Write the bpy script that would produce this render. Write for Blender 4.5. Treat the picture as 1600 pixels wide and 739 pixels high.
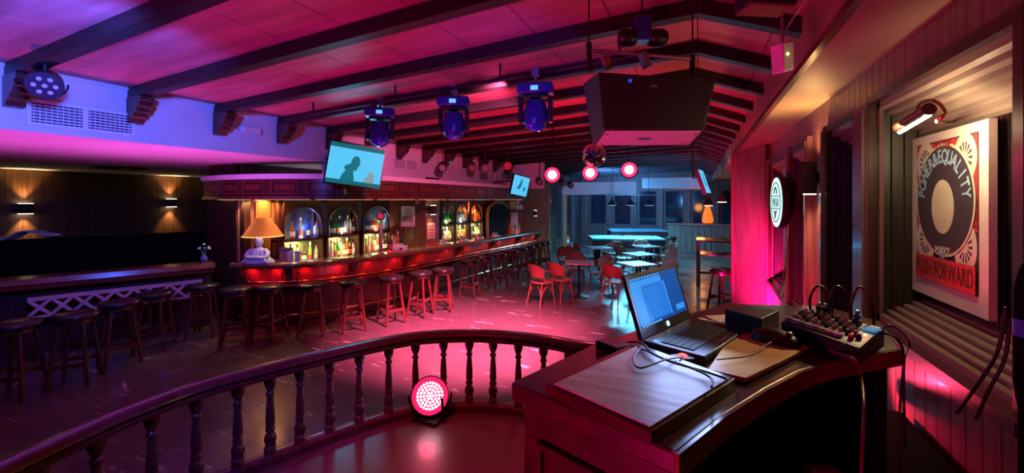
import bpy, math, random
from mathutils import Vector, Matrix
random.seed(7)
S = bpy.context.scene
for o in list(bpy.data.objects): bpy.data.objects.remove(o)
C = S.collection
PI = math.pi
TH = math.radians(24.05); cs, sn = math.cos(TH), math.sin(TH)
FP, HY, EYE = 650.0, 312.0, 2.1      # focal length in pixels, horizon row, eye height above the pub floor
STG = 0.5                            # stage height

# ---------------------------------------------------------------- camera
cam = bpy.data.cameras.new('camera'); co = bpy.data.objects.new('camera', cam); C.objects.link(co)
co.location = (0, 0, EYE); co.rotation_euler = (PI/2, 0, TH)
cam.sensor_width = 36; cam.lens = 36*FP/1600; cam.shift_y = -(369.5-HY)/1600; cam.clip_start = 0.02; cam.clip_end = 200
S.camera = co
# ---------------------------------------------------------------- world, exposure
w = bpy.data.worlds.new('world'); S.world = w; w.use_nodes = True
w.node_tree.nodes['Background'].inputs[0].default_value = (0.25, 0.12, 0.35, 1)
w.node_tree.nodes['Background'].inputs[1].default_value = 0.006
S.view_settings.view_transform = 'Standard'; S.view_settings.look = 'None'
S.view_settings.gamma = 1; S.view_settings.use_curve_mapping = False
S.view_settings.exposure = 0.0
S.cycles.max_bounces = 6; S.cycles.transmission_bounces = 5; S.cycles.glossy_bounces = 3; S.cycles.diffuse_bounces = 3
S.cycles.caustics_reflective = False; S.cycles.caustics_refractive = False
S.cycles.sample_clamp_indirect = 4.0
S.cycles.use_denoising = True

def lamp(kind, loc, col, power, target=None, size=0.1, angle=60, blend=0.6, size_y=None, name='lamp_light', spread=None):
    l = bpy.data.lights.new(name, kind); l.color = col; l.energy = power
    if kind == 'SPOT': l.spot_size = math.radians(angle); l.spot_blend = blend; l.shadow_soft_size = size
    elif kind == 'AREA':
        l.size = size
        if size_y: l.shape = 'RECTANGLE'; l.size_y = size_y
        if spread: l.spread = math.radians(spread)
    else: l.shadow_soft_size = size
    o = bpy.data.objects.new(name, l); C.objects.link(o); o.location = loc
    if target is not None:
        o.rotation_euler = (Vector(target)-Vector(loc)).to_track_quat('-Z', 'Y').to_euler()
    return o

def Pz(px, py, z):                   # point seen at a pixel, at depth z along the view axis
    a = (px-800)/FP*z; h = (HY-py)/FP*z
    return Vector((a*cs - z*sn, a*sn + z*cs, EYE+h))
def G(px, py, H):                    # point seen at a pixel, lying at world height H
    return Pz(px, py, (EYE-H)*FP/(py-HY))
def Wl(px, X, py=HY):                # point seen at a pixel on the plane x = X
    p = (px-800)/FP; z = X/(p*cs - sn); return Pz(px, py, z)

# ---- stage wash and room light from unseen spots, placed for colour without modelled fixtures
L_RED = (1.0, 0.03, 0.12); L_PINK = (1.0, 0.10, 0.38); L_BLUE = (0.07, 0.12, 1.0); L_WARM = (1.0, 0.55, 0.2)
LEDP, BARP, POOLP, CANP = 2.1, 12.0, 420, 10
# red wash thrown up on to the boards by unseen spots added low down
lamp('SPOT', (-1.2,-1.3,.65), (1,.01,.22), 420, (-.7,.9,3.5), .15, 105, .9, name='added_wash')
lamp('SPOT', (-3.0,2.9,.2), (.9,.01,.40), 180, (-2.2,3.6,3.5), .15, 115, .8, name='added_wash')
lamp('SPOT', (-1.4,5.6,.2), (1,.012,.07), 560, (-1.6,7.5,3.5), .12, 115, .8, name='added_wash')
# unseen violet / blue spots near the left wall, without fixtures
lamp('SPOT', (-2.9,1.0,2.9), (.05,.12,1), 650, (-5.5,2.1,3.0), .1, 84, .8, name='unseen_blue_spot')
lamp('SPOT', (-4.2,.2,.9), (.35,.07,1), 170, (-4.2,1.6,3.4), .1, 90, .8, name='unseen_violet_spot')
lamp('SPOT', (-6.1,1.5,.7), (.95,.09,.8), 210, (-6.3,2.2,2.7), .1, 112, .8, name='magenta_fill')  # added to light the underside of the low ceiling, no fixture there
lamp('SPOT', (-1.0,2.2,.55), (1,.06,.25), 70, (-.15,2.75,2.5), .06, 48, .8, name='speaker_fill')  # added to brighten the underside of the hanging speaker
lamp('SPOT', (-1.4,.2,2.9), (.13,.07,1), 190, (-2.5,1.6,1.1), .05, 36, .6, name='unseen_blue_spot')
lamp('SPOT', (-.9,1.6,2.7), (.03,.07,1), 120, (-1.6,3.4,2.8), .05, 70, .6, name='unseen_blue_spot')  # extra blue spot added to tint the moving heads
# pink wash on the middle floor from the ceiling
lamp('SPOT', (-2.0,4.6,3.3), (1,.12,.31), 9500, (-3.1,5.6,0), .08, 68, .9, name='pink_floor_wash')
lamp('SPOT', (-2.5,4.4,3.2), (1,.03,.30), 1200, (-4.1,5.9,.3), .06, 26, .6, name='magenta_stool_fill')  # narrow spot added to brighten one stool by the bar
lamp('SPOT', (-1.5,4.6,3.2), (1,.06,.14), 1100, (-2.4,7.2,.3), .08, 42, .8, name='red_chair_wash')
lamp('SPOT', (-1.9,4.0,3.3), (1,.14,.38), 800, (-5.5,7.9,2.8), .08, 70, .8, name='pink_wall_wash')
lamp('SPOT', (-1.7,1.3,3.1), (1,.02,.08), 220, (-1.45,2.0,.5), .06, 46, .8, name='red_stage_fill')  # unseen spot added to redden the stage floor
# hot pink uplight behind the desk on the wing wall
lamp('SPOT', (.30,6.1,.25), (1,.012,.26), 2400, (.86,7.25,.8), .08, 66, .8, name='pink_uplight')
lamp('SPOT', (.1,4.3,.75), (1,.02,.16), 150, (1.0,5.4,1.5), .08, 80, .8, name='pink_sidelight')
lamp('SPOT', (.70,3.15,1.02), (1,.04,.12), 60, (1.0,2.6,1.2), .05, 90, .6, name='red_spill')
# unseen blue spots added to light the pool end
lamp('SPOT', (-3.6,15.5,2.9), (.10,.35,1), 1500, (-2.2,20.8,1.2), .1, 130, .8, name='blue_back_fill')
lamp('SPOT', (-.7,11.6,2.0), (.10,.42,1), 420, (-2.2,15.2,2.5), .1, 110, .8, name='blue_back_fill')
lamp('SPOT', (-1.2,9.0,3.2), (.08,.45,1), 380, (-1.0,10.8,0), .1, 75, .8, name='cyan_table_spot')
lamp('SPOT', (-5.85,3.1,1.0), (.95,.10,.75), 110, (-6.1,3.5,2.7), .1, 112, .8, name='magenta_fill')  # further unseen spot added for the low ceiling near the canopy


# ---------------------------------------------------------------- materials
MATS = {}
def mat(name, col, rough=0.5, metal=0.0, emit=None, es=0.0, trans=0.0, grain=None, grain_scale=(1,1,1), gcol=None, bump=0.0, coat=0.0, ior=1.45, spec=None):
    if name in MATS: return MATS[name]
    m = bpy.data.materials.new(name); m.use_nodes = True; nt = m.node_tree
    b = nt.nodes['Principled BSDF']
    b.inputs['Base Color'].default_value = (*col, 1); b.inputs['Roughness'].default_value = rough
    b.inputs['Metallic'].default_value = metal; b.inputs['IOR'].default_value = ior
    if coat: b.inputs['Coat Weight'].default_value = coat; b.inputs['Coat Roughness'].default_value = 0.12
    if spec is not None: b.inputs['Specular IOR Level'].default_value = spec
    if trans: b.inputs['Transmission Weight'].default_value = trans
    if emit: b.inputs['Emission Color'].default_value = (*emit, 1); b.inputs['Emission Strength'].default_value = es
    tc = nt.nodes.new('ShaderNodeTexCoord'); mp = nt.nodes.new('ShaderNodeMapping'); mp.inputs['Scale'].default_value = grain_scale
    n = nt.nodes.new('ShaderNodeTexNoise'); n.inputs['Scale'].default_value = grain or 8.0; n.inputs['Detail'].default_value = 5
    nt.links.new(tc.outputs['Object'], mp.inputs[0]); nt.links.new(mp.outputs[0], n.inputs['Vector'])
    r = nt.nodes.new('ShaderNodeMix'); r.data_type = 'RGBA'
    g = gcol if gcol else tuple(c*0.88 for c in col)
    r.inputs[6].default_value = (*col, 1); r.inputs[7].default_value = (*g, 1)
    cr = nt.nodes.new('ShaderNodeMapRange'); cr.inputs[1].default_value = 0.35; cr.inputs[2].default_value = 0.65
    nt.links.new(n.outputs[0], cr.inputs[0]); nt.links.new(cr.outputs[0], r.inputs[0]); nt.links.new(r.outputs[2], b.inputs['Base Color'])
    if bump:
        bp = nt.nodes.new('ShaderNodeBump'); bp.inputs['Strength'].default_value = bump; bp.inputs['Distance'].default_value = 0.01
        nt.links.new(n.outputs[0], bp.inputs['Height']); nt.links.new(bp.outputs[0], b.inputs['Normal'])
    MATS[name] = m; return m
def emit(name, col, s):
    if name in MATS: return MATS[name]
    m = mat(name, (0.01,0.01,0.01), 0.6, emit=col, es=s, spec=.1); return m

M_CEIL = mat('ceiling_wood', (.42,.13,.15), .5, grain=3, grain_scale=(.35,3,1), gcol=(.27,.075,.09), bump=.08)
M_BEAM = mat('dark_beam_wood', (.016,.010,.010), .5, grain=6, grain_scale=(.5,4,4), gcol=(.008,.005,.005), bump=.1)
M_PLAST = mat('white_plaster', (.62,.60,.60), .8, grain=2, gcol=(.56,.54,.55))
M_MAHO = mat('mahogany', (.15,.035,.022), .3, grain=5, grain_scale=(4,4,.5), gcol=(.07,.017,.012), coat=.3)
M_MAHD = mat('dark_mahogany', (.06,.018,.014), .35, grain=5, grain_scale=(4,4,.5), gcol=(.03,.01,.008), coat=.2)
M_PANEL = mat('wall_panel_wood', (.22,.095,.06), .4, grain=5, grain_scale=(4,4,.4), gcol=(.13,.05,.03))
M_BOARD = mat('wall_board_wood', (.21,.085,.10), .33, grain=5, grain_scale=(4,4,.4), gcol=(.13,.05,.06), coat=.25)
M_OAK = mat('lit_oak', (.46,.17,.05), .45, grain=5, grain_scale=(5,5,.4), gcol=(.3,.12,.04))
M_TOP = mat('counter_top_wood', (.20,.09,.04), .18, grain=5, grain_scale=(3,.6,1), gcol=(.12,.05,.025), coat=.6)
M_DESK = mat('desk_wood', (.065,.017,.013), .28, grain=6, grain_scale=(1,5,5), gcol=(.035,.010,.008), coat=.3)
M_LID = mat('grey_laminate', (.42,.38,.38), .36, grain=7, grain_scale=(1.0,6,1), gcol=(.28,.25,.25), bump=.1)
M_BLK = mat('black_plastic', (.012,.012,.014), .38)
M_BLKM = mat('matt_black', (.012,.012,.013), .7)
M_LEATH = mat('black_leather', (.015,.014,.014), .27, grain=60, bump=.15)
M_STW = mat('stool_wood', (.12,.035,.022), .3, grain=8, grain_scale=(4,4,.5), gcol=(.06,.016,.01), coat=.3)
M_BRASS = mat('brass', (.75,.45,.15), .2, metal=1)
M_CHROME = mat('chrome', (.75,.75,.78), .12, metal=1)
M_GREY = mat('grey_metal', (.35,.35,.38), .35, metal=.8)
M_WHITE = mat('white_plastic', (.7,.7,.7), .4)
M_PAPER = mat('paper', (.7,.66,.58), .8)
M_RATT = mat('rattan', (.42,.14,.08), .5, grain=70, gcol=(.26,.08,.05), bump=.3)
M_CANE = mat('cane_frame', (.34,.14,.08), .35, grain=10, gcol=(.22,.08,.05))
M_BALU = mat('railing_wood', (.09,.035,.03), .28, grain=8, grain_scale=(4,4,.6), gcol=(.05,.018,.016), coat=.4)
M_FAR = mat('far_panel_wood', (.14,.085,.06), .45, grain=5, grain_scale=(4,4,.4), gcol=(.08,.045,.03))
M_GLASSD = mat('dark_glass', (.02,.025,.035), .08, spec=.8)
M_DARKP = mat('dark_panel_wood', (.075,.035,.02), .4, grain=5, grain_scale=(4,4,.4), gcol=(.04,.018,.01))
M_SOF = mat('soffit_wood', (.36,.24,.17), .45, grain=4, grain_scale=(1,.4,1), gcol=(.26,.16,.11))
M_VBLK = mat('dull_black', (.004,.004,.005), .9, spec=.1)
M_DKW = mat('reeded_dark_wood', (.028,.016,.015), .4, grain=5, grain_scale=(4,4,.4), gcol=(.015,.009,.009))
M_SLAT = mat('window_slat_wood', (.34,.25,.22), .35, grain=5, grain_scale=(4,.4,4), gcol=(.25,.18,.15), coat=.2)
M_CLOTH = mat('pool_cloth', (.12,.35,.42), .9)
M_TAN = mat('tan_board', (.62,.40,.14), .45, grain=4, grain_scale=(1,4,1), gcol=(.52,.32,.11))
M_MIRR = mat('mirror', (.85,.85,.88), .04, metal=1)

def floor_mat(name, a, b, rough, scratch=True):
    m = bpy.data.materials.new(name); m.use_nodes = True; nt = m.node_tree; bs = nt.nodes['Principled BSDF']; N = nt.nodes.new; L = nt.links.new
    tc = N('ShaderNodeTexCoord')
    n1 = N('ShaderNodeTexNoise'); n1.inputs['Scale'].default_value = 1.3; n1.inputs['Detail'].default_value = 6; L(tc.outputs['Object'], n1.inputs['Vector'])
    mp = N('ShaderNodeMapping'); mp.inputs['Scale'].default_value = (.7, 9, 1); mp.inputs['Rotation'].default_value = (0,0,.5)
    L(tc.outputs['Object'], mp.inputs[0])
    n2 = N('ShaderNodeTexNoise'); n2.inputs['Scale'].default_value = 3; n2.inputs['Detail'].default_value = 7; L(mp.outputs[0], n2.inputs['Vector'])
    mx = N('ShaderNodeMix'); mx.data_type = 'RGBA'; mx.inputs[6].default_value = (*a,1); mx.inputs[7].default_value = (*b,1)
    L(n2.outputs[0], mx.inputs[0])
    mr = N('ShaderNodeMapRange'); mr.inputs[1].default_value = .4; mr.inputs[2].default_value = .65; mr.inputs[3].default_value = rough; mr.inputs[4].default_value = rough+.22
    L(n1.outputs[0], mr.inputs[0]); L(mr.outputs[0], bs.inputs['Roughness'])
    last = mx.outputs[2]
    if scratch:                       # pale scuffed streaks worn into the varnish
        mp3 = N('ShaderNodeMapping'); mp3.inputs['Scale'].default_value = (1.1, 5, 1); mp3.inputs['Rotation'].default_value = (0,0,1.15); L(tc.outputs['Object'], mp3.inputs[0])
        n3 = N('ShaderNodeTexNoise'); n3.inputs['Scale'].default_value = 1.7; n3.inputs['Detail'].default_value = 8; n3.inputs['Distortion'].default_value = 1.2; L(mp3.outputs[0], n3.inputs['Vector'])
        m3 = N('ShaderNodeMapRange'); m3.inputs[1].default_value = .635; m3.inputs[2].default_value = .70; L(n3.outputs[0], m3.inputs[0])
        mx2 = N('ShaderNodeMix'); mx2.data_type = 'RGBA'; mx2.inputs[7].default_value = (.42,.36,.34,1); L(m3.outputs[0], mx2.inputs[0]); L(last, mx2.inputs[6]); last = mx2.outputs[2]
    L(last, bs.inputs['Base Color'])
    bp = N('ShaderNodeBump'); bp.inputs['Strength'].default_value = .12; bp.inputs['Distance'].default_value = .01; L(n2.outputs[0], bp.inputs['Height']); L(bp.outputs[0], bs.inputs['Normal'])
    bs.inputs['Coat Weight'].default_value = .25; bs.inputs['Coat Roughness'].default_value = .15
    return m
M_FLOOR = floor_mat('varnished_dark_floor', (.105,.08,.075), (.06,.047,.045), .24)
M_STAGE = floor_mat('stage_floor', (.10,.06,.055), (.06,.035,.032), .3, False)

# ---------------------------------------------------------------- mesh builder
class MB:
    def __init__(s): s.v = []; s.f = []
    def add(s, vs, fs, M=None):
        k = len(s.v)
        s.v += [tuple(M @ Vector(v)) if M else tuple(v) for v in vs]; s.f += [tuple(i+k for i in f) for f in fs]; return s
    def box(s, c, d, rz=0, M=None):
        x,y,z = d[0]/2, d[1]/2, d[2]/2
        vs = [(-x,-y,-z),(x,-y,-z),(x,y,-z),(-x,y,-z),(-x,-y,z),(x,-y,z),(x,y,z),(-x,y,z)]
        T = Matrix.Translation(c) @ Matrix.Rotation(rz,4,'Z')
        if M: T = M @ T
        return s.add(vs, [(0,3,2,1),(4,5,6,7),(0,1,5,4),(1,2,6,5),(2,3,7,6),(3,0,4,7)], T)
    def bx(s, x0,x1,y0,y1,z0,z1): return s.box(((x0+x1)/2,(y0+y1)/2,(z0+z1)/2),(abs(x1-x0),abs(y1-y0),abs(z1-z0)))
    def hexa(s, p):                  # 8 corner points: bottom 4 then top 4
        return s.add(p, [(0,3,2,1),(4,5,6,7),(0,1,5,4),(1,2,6,5),(2,3,7,6),(3,0,4,7)])
    def prism(s, poly, z0, z1, M=None):
        n = len(poly); vs = [(p[0],p[1],z0) for p in poly]+[(p[0],p[1],z1) for p in poly]
        fs = [tuple(range(n-1,-1,-1)), tuple(range(n,2*n))]+[(i,(i+1)%n,n+(i+1)%n,n+i) for i in range(n)]
        return s.add(vs, fs, M)
    def cyl(s, p0, p1, r0, r1=None, n=12):
        return s.tube([p0,p1], [r0, r0 if r1 is None else r1], n)
    def tube(s, pts, r, n=8, closed=False):
        pts = [Vector(p) for p in pts]; m = len(pts); rr = r if isinstance(r,(list,tuple)) else [r]*m
        vs = []; up = None
        for i,p in enumerate(pts):
            if closed: d = pts[(i+1)%m]-pts[i-1]
            else: d = pts[min(i+1,m-1)]-pts[max(i-1,0)]
            d.normalize()
            if up is None:
                up = Vector((0,0,1)) if abs(d.z)<.9 else Vector((1,0,0))
            a = up - d*up.dot(d)
            if a.length < 1e-5: a = Vector((1,.3,.2)); a -= d*a.dot(d)
            a.normalize(); b = d.cross(a); up = a
            for k in range(n):
                t = 2*PI*k/n; vs.append(p + (a*math.cos(t)+b*math.sin(t))*rr[i])
        fs = [(i*n+k, i*n+(k+1)%n, ((i+1)%m)*n+(k+1)%n, ((i+1)%m)*n+k) for i in range(m if closed else m-1) for k in range(n)]
        if not closed: fs += [tuple(range(n-1,-1,-1)), tuple((m-1)*n+k for k in range(n))]
        return s.add(vs, fs)
    def lathe(s, prof, n=16, M=None, sx=1, sy=1):    # prof: (r,z) bottom to top
        m = len(prof); vs = [(r*math.cos(2*PI*k/n)*sx, r*math.sin(2*PI*k/n)*sy, z) for r,z in prof for k in range(n)]
        fs = [(i*n+k, i*n+(k+1)%n, (i+1)*n+(k+1)%n, (i+1)*n+k) for i in range(m-1) for k in range(n)]
        if prof[0][0] > 1e-4: fs.append(tuple(range(n-1,-1,-1)))
        if prof[-1][0] > 1e-4: fs.append(tuple((m-1)*n+k for k in range(n)))
        return s.add(vs, fs, M)
    def ball(s, c, r, n=12, m=8, sc=(1,1,1)):
        prof = [(max(1e-5,math.sin(PI*i/m))*r, -math.cos(PI*i/m)*r) for i in range(m+1)]
        return s.lathe(prof, n, Matrix.Translation(c) @ Matrix.Diagonal((*sc,1)))
    def sweep(s, path, prof, closed=True):   # path: plan points (x,y); prof: (offset to the left, z)
        P = [Vector((p[0],p[1])) for p in path]; m = len(P); k = len(prof); vs = []
        for i in range(m):
            a = (P[i]-P[i-1]).normalized() if i>0 else None; b = (P[i+1]-P[i]).normalized() if i<m-1 else None
            d = (a+b).normalized() if a and b else (a or b)
            sc = 1/max(.5, d.dot(b)) if a and b else 1
            nrm = Vector((-d.y, d.x))*sc
            for o,z in prof: q = P[i]+nrm*o; vs.append((q.x,q.y,z))
        fs = [(i*k+j, i*k+(j+1)%k, (i+1)*k+(j+1)%k, (i+1)*k+j) for i in range(m-1) for j in range(k)]
        fs += [tuple(range(k-1,-1,-1)), tuple((m-1)*k+j for j in range(k))]
        return s.add(vs, fs)
    def grid(s, fn, nu, nv, thick=None):     # surface sheet fn(u,v)->Vector, optional thickness vector
        vs = [fn(i/nu, j/nv) for i in range(nu+1) for j in range(nv+1)]
        fs = [(i*(nv+1)+j, (i+1)*(nv+1)+j, (i+1)*(nv+1)+j+1, i*(nv+1)+j+1) for i in range(nu) for j in range(nv)]
        if thick is None: return s.add(vs, fs)
        K = len(vs); vs2 = vs+[Vector(v)+Vector(thick) for v in vs]
        fs2 = [tuple(reversed(f)) for f in fs]+[tuple(i+K for i in f) for f in fs]
        edge = [i*(nv+1) for i in range(nu+1)]+[nu*(nv+1)+j for j in range(1,nv+1)]+[i*(nv+1)+nv for i in range(nu-1,-1,-1)]+[j for j in range(nv-1,0,-1)]
        for a,b in zip(edge, edge[1:]+edge[:1]): fs2.append((a,b,b+K,a+K))
        return s.add(vs2, fs2)
    def build(s, name, m, parent=None, label=None, ang=35, bevel=0, smooth=True):
        me = bpy.data.meshes.new(name); me.from_pydata([tuple(v) for v in s.v], [], s.f)
        import bmesh
        bm = bmesh.new(); bm.from_mesh(me); bmesh.ops.recalc_face_normals(bm, faces=bm.faces); bm.to_mesh(me); bm.free()
        if smooth:
            me.polygons.foreach_set('use_smooth', [True]*len(me.polygons)); me.set_sharp_from_angle(angle=math.radians(ang))
        if m: me.materials.append(m)
        o = bpy.data.objects.new(name, me); C.objects.link(o)
        if parent: o.parent = parent
        if label: o['label'] = label
        if bevel:
            b = o.modifiers.new('bevel','BEVEL'); b.width = bevel; b.segments = 2; b.limit_method = 'ANGLE'
        return o
def tag(o, label, cat, group=None):
    o['label'] = label; o['category'] = cat
    if group: o['group'] = group
    return o
def thing(name, label, cat, loc=(0,0,0), rz=0, group=None):
    o = bpy.data.objects.new(name, None); C.objects.link(o); o.empty_display_size = .05
    o.location = loc; o.rotation_euler = (0,0,rz); return tag(o, label, cat, group)
def struct(o): o['kind'] = 'structure'; return o
def senv(name):
    o = bpy.data.objects.new(name, None); C.objects.link(o); return struct(o)
def dup(root, loc, rz, label=None, group=None, scale=None):
    KEEP = []
    r = root.copy(); C.objects.link(r); r.location = loc; r.rotation_euler = (0,0,rz)
    if label: r['label'] = label
    if group: r['group'] = group
    for ch in list(root.children):
        c = ch.copy(); C.objects.link(c); c.parent = r
        for g in list(ch.children):
            d = g.copy(); C.objects.link(d); d.parent = c
    return r
def dupmesh(o, parent=None, loc=(0,0,0), rot=(0,0,0), scale=(1,1,1)):
    c = o.copy(); C.objects.link(c); c.location = loc; c.rotation_euler = rot; c.scale = scale
    if parent: c.parent = parent
    return c
def smooth_path(P, per=8, closed=False):
    P = [Vector(p) for p in P]; out = []; n = len(P)
    for i in range(n-1):
        p0 = P[max(i-1,0)]; p1 = P[i]; p2 = P[i+1]; p3 = P[min(i+2,n-1)]
        for k in range(per):
            t = k/per; out.append(.5*((2*p1)+(p2-p0)*t+(2*p0-5*p1+4*p2-p3)*t*t+(3*p1-p0-3*p2+p3)*t**3))
    out.append(P[-1]); return out
def frame_of(o, xdir, up=(0,0,1)): pass
def text_mesh(body, size, M, mb, depth=.0015, sx=1.0, align='CENTER', bold=0.0, fit=None):
    cu = bpy.data.curves.new('t','FONT'); cu.body = body; cu.size = size; cu.align_x = align; cu.align_y = 'CENTER'; cu.extrude = depth; cu.offset = bold; cu.resolution_u = 3
    o = bpy.data.objects.new('t', cu); C.objects.link(o); bpy.context.view_layer.update()
    me = bpy.data.meshes.new_from_object(o); w0 = max(v.co.x for v in me.vertices)-min(v.co.x for v in me.vertices)
    if fit: sx = fit/w0
    D = Matrix.Diagonal((sx,1,1,1))
    mb.add([v.co for v in me.vertices], [tuple(p.vertices) for p in me.polygons], M @ D)
    bpy.data.objects.remove(o); bpy.data.curves.remove(cu); bpy.data.meshes.remove(me)
ORD = ['first','second','third','fourth','fifth','sixth','seventh','eighth','ninth','tenth','eleventh','twelfth','thirteenth','fourteenth','fifteenth','sixteenth','seventeenth','eighteenth','nineteenth','twentieth']
# ================================================================ SETTING
CZ = 3.527; TL_, TR_ = .044, .394                 # ceiling boards: height at the ridge, slopes left and right
XL, XS, XR, XB = -5.5, .614, 1.0, -7.0             # plaster wall, soffit face, right wall, back-bar wall
SOF = 2.94; LOW = 2.714
def ceil_z(x): return CZ + (TL_*x if x < 0 else -TR_*x)

f = MB(); f.bx(-13,7,-3,23,-.1,0); struct(f.build('floor', M_FLOOR, smooth=False))

ceil = MB()
ceil.hexa([(XL,-1.5,ceil_z(XL)+.03),(0,-1.5,CZ+.03),(0,21.2,CZ+.03),(XL,21.2,ceil_z(XL)+.03),(XL,-1.5,CZ+.2),(0,-1.5,CZ+.2),(0,21.2,CZ+.2),(XL,21.2,CZ+.2)])
ceil.hexa([(0,-1.5,CZ+.03),(XS+.4,-1.5,ceil_z(XS+.4)+.03),(XS+.4,21.2,ceil_z(XS+.4)+.03),(0,21.2,CZ+.03),(0,-1.5,CZ+.2),(XS+.4,-1.5,CZ+.2),(XS+.4,21.2,CZ+.2),(0,21.2,CZ+.2)])
CE = struct(ceil.build('ceiling', M_BEAM, smooth=False))
xs = [XL + i*(5.5/9) for i in range(10)]
def plank(a, b):
    g = .004; m = MB()
    m.hexa([(a+g,-1.5,ceil_z(a+g)),(b-g,-1.5,ceil_z(b-g)),(b-g,21.1,ceil_z(b-g)),(a+g,21.1,ceil_z(a+g)),
            (a+g,-1.5,ceil_z(a+g)+.025),(b-g,-1.5,ceil_z(b-g)+.025),(b-g,21.1,ceil_z(b-g)+.025),(a+g,21.1,ceil_z(a+g)+.025)])
    m.build('ceiling_plank', M_CEIL, CE, smooth=False)
for a, b in zip(xs, xs[1:]): plank(a, b)
plank(0, .5); plank(.5, .98)
beams = []
for n in range(-1, 23):
    D = 1.60 + n*.857; y0, y1 = D-.10, D
    m = MB(); d = .11
    for xa, xb in ((XL,0),(0,XS+.02)):
        m.hexa([(xa,y0,ceil_z(xa)-d),(xb,y0,ceil_z(xb)-d),(xb,y1,ceil_z(xb)-d),(xa,y1,ceil_z(xa)-d),
                (xa,y0,ceil_z(xa)),(xb,y0,ceil_z(xb)),(xb,y1,ceil_z(xb)),(xa,y1,ceil_z(xa))])
    bo = m.build('beam', M_BEAM, CE, smooth=False)
    if D < 12:
        c = MB(); z = ceil_z(XL)-d
        prof = [(0,0),(.34,0),(.34,-.045),(.30,-.06),(.31,-.10),(.26,-.115),(.25,-.155),(.19,-.165),(.17,-.205),(.11,-.215),(.08,-.26),(0,-.27)]
        vs = [(XL+p*.8, y0-.01, z+q) for p,q in prof]+[(XL+p*.8, y1+.01, z+q) for p,q in prof]; k = len(prof)
        c.add(vs, [tuple(range(k)), tuple(range(2*k-1,k-1,-1))]+[(i,(i+1)%k,k+(i+1)%k,k+i) for i in range(k)])
        c.build('corbel', M_MAHD, bo, smooth=False)
# plaster wall over the bar
m = MB(); m.bx(XL-.15,XL,-1.5,4.98,LOW,ceil_z(XL)+.05); m.bx(XL-.15,XL,4.98,12.0,2.44,ceil_z(XL)+.05); m.bx(XL-.15,-4.3,12.0,12.1,2.44,ceil_z(XL)+.05)
struct(m.build('wall_left_upper', M_PLAST, smooth=False))
m = MB(); m.bx(-12.6,XL-.15,-3,8.2,LOW,LOW+.1); m.bx(XB-.1,XL-.15,8.2,15,LOW,LOW+.1)
struct(m.build('ceiling_low', M_PLAST, smooth=False))
m = MB(); m.bx(XL-.01,XL+.02,-1.5,12.0,ceil_z(XL)-.03,ceil_z(XL)-.002); struct(m.build('trim_1', M_PLAST, smooth=False))
# outer left wall of boards
def board_wall(root, y0, y1, x, z0, z1, wd, m, sgn=1, gap=.006, th=.02):
    n = max(1, round((y1-y0)/wd)); wd = (y1-y0)/n
    b = MB(); b.bx(0, th*sgn, 0, wd-gap, z0, z1); o = b.build('board', m, root, smooth=False); o.location = (x, y0, 0)
    for i in range(1,n): dupmesh(o, root, (x, y0+i*wd, 0))
m = MB(); m.bx(-12.7,-12.52,-3,8.2,0,LOW); WL_ = struct(m.build('wall_left', M_MAHD, smooth=False))
board_wall(WL_, -3, 8.1, -12.52, .1, LOW-.02, .22, M_DARKP)
m = MB(); m.bx(-12.6,XB,8.1,8.25,0,LOW); struct(m.build('wall_back_left', M_MAHD, smooth=False))
# ---- back wall of the bar, pier, end wall
m = MB(); m.bx(XB-.15,XB-.04,4.6,15,0,LOW); WB = struct(m.build('wall_back_bar', M_MAHD, smooth=False))
m = MB(); m.bx(-8.0,-7.2,4.6,4.75,0,LOW); WP = struct(m.build('wall_pier_left', M_MAHD, smooth=False))
m = MB(); m.bx(0,.119,0,.018,.1,LOW-.05); bo = m.build('board', M_MAHD, WP, smooth=False); bo.location = (-7.98,4.58,0)
for i in range(1,6): dupmesh(bo, WP, (-7.98+i*.128,4.58,0))
m = MB(); m.bx(XB-.1,-5.15,15.0,15.15,0,LOW); WE = struct(m.build('wall_bar_end', M_PANEL, smooth=False))
# centre pier between the two shelf bays
m = MB(); m.bx(-6.5,-5.5,7.63,8.16,0,2.6); PI_ = struct(m.build('wall_pier', M_MAHO, smooth=False))
for i in range(7):
    m = MB(); m.bx(-6.48+i*.139,-6.48+i*.139+.131,7.615,7.63,1.0,2.3); m.build('board', M_MAHO, PI_, smooth=False)
# ---- canopy over the counter
CAN = smooth_path([(-7.95,4.48),(-7.2,4.36),(-6.6,4.36),(-5.95,4.5),(-5.4,4.8),(-5.06,5.3),(-4.94,6.0),(-4.92,7.2),(-4.92,9.5),(-4.92,12.0)],6)
CT, CB_ = EYE+.376, EYE+.02
m = MB(); m.sweep(CAN, [(0,CB_),(.7,CB_),(.7,CT),(0,CT)])
CA = struct(m.build('ceiling_bar_canopy', M_MAHD, ang=30))
m = MB(); m.sweep(CAN, [(-.03,CT-.05),(.02,CT-.05),(.02,CT+.03),(-.05,CT+.03),(-.05,CT)]); m.build('cornice', M_PLAST, CA, ang=30)
m = MB(); m.sweep(CAN, [(-.03,CB_-.02),(.03,CB_-.02),(.03,CB_+.035),(-.02,CB_+.035)]); m.build('lower_moulding', M_MAHO, CA, ang=30)
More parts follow.
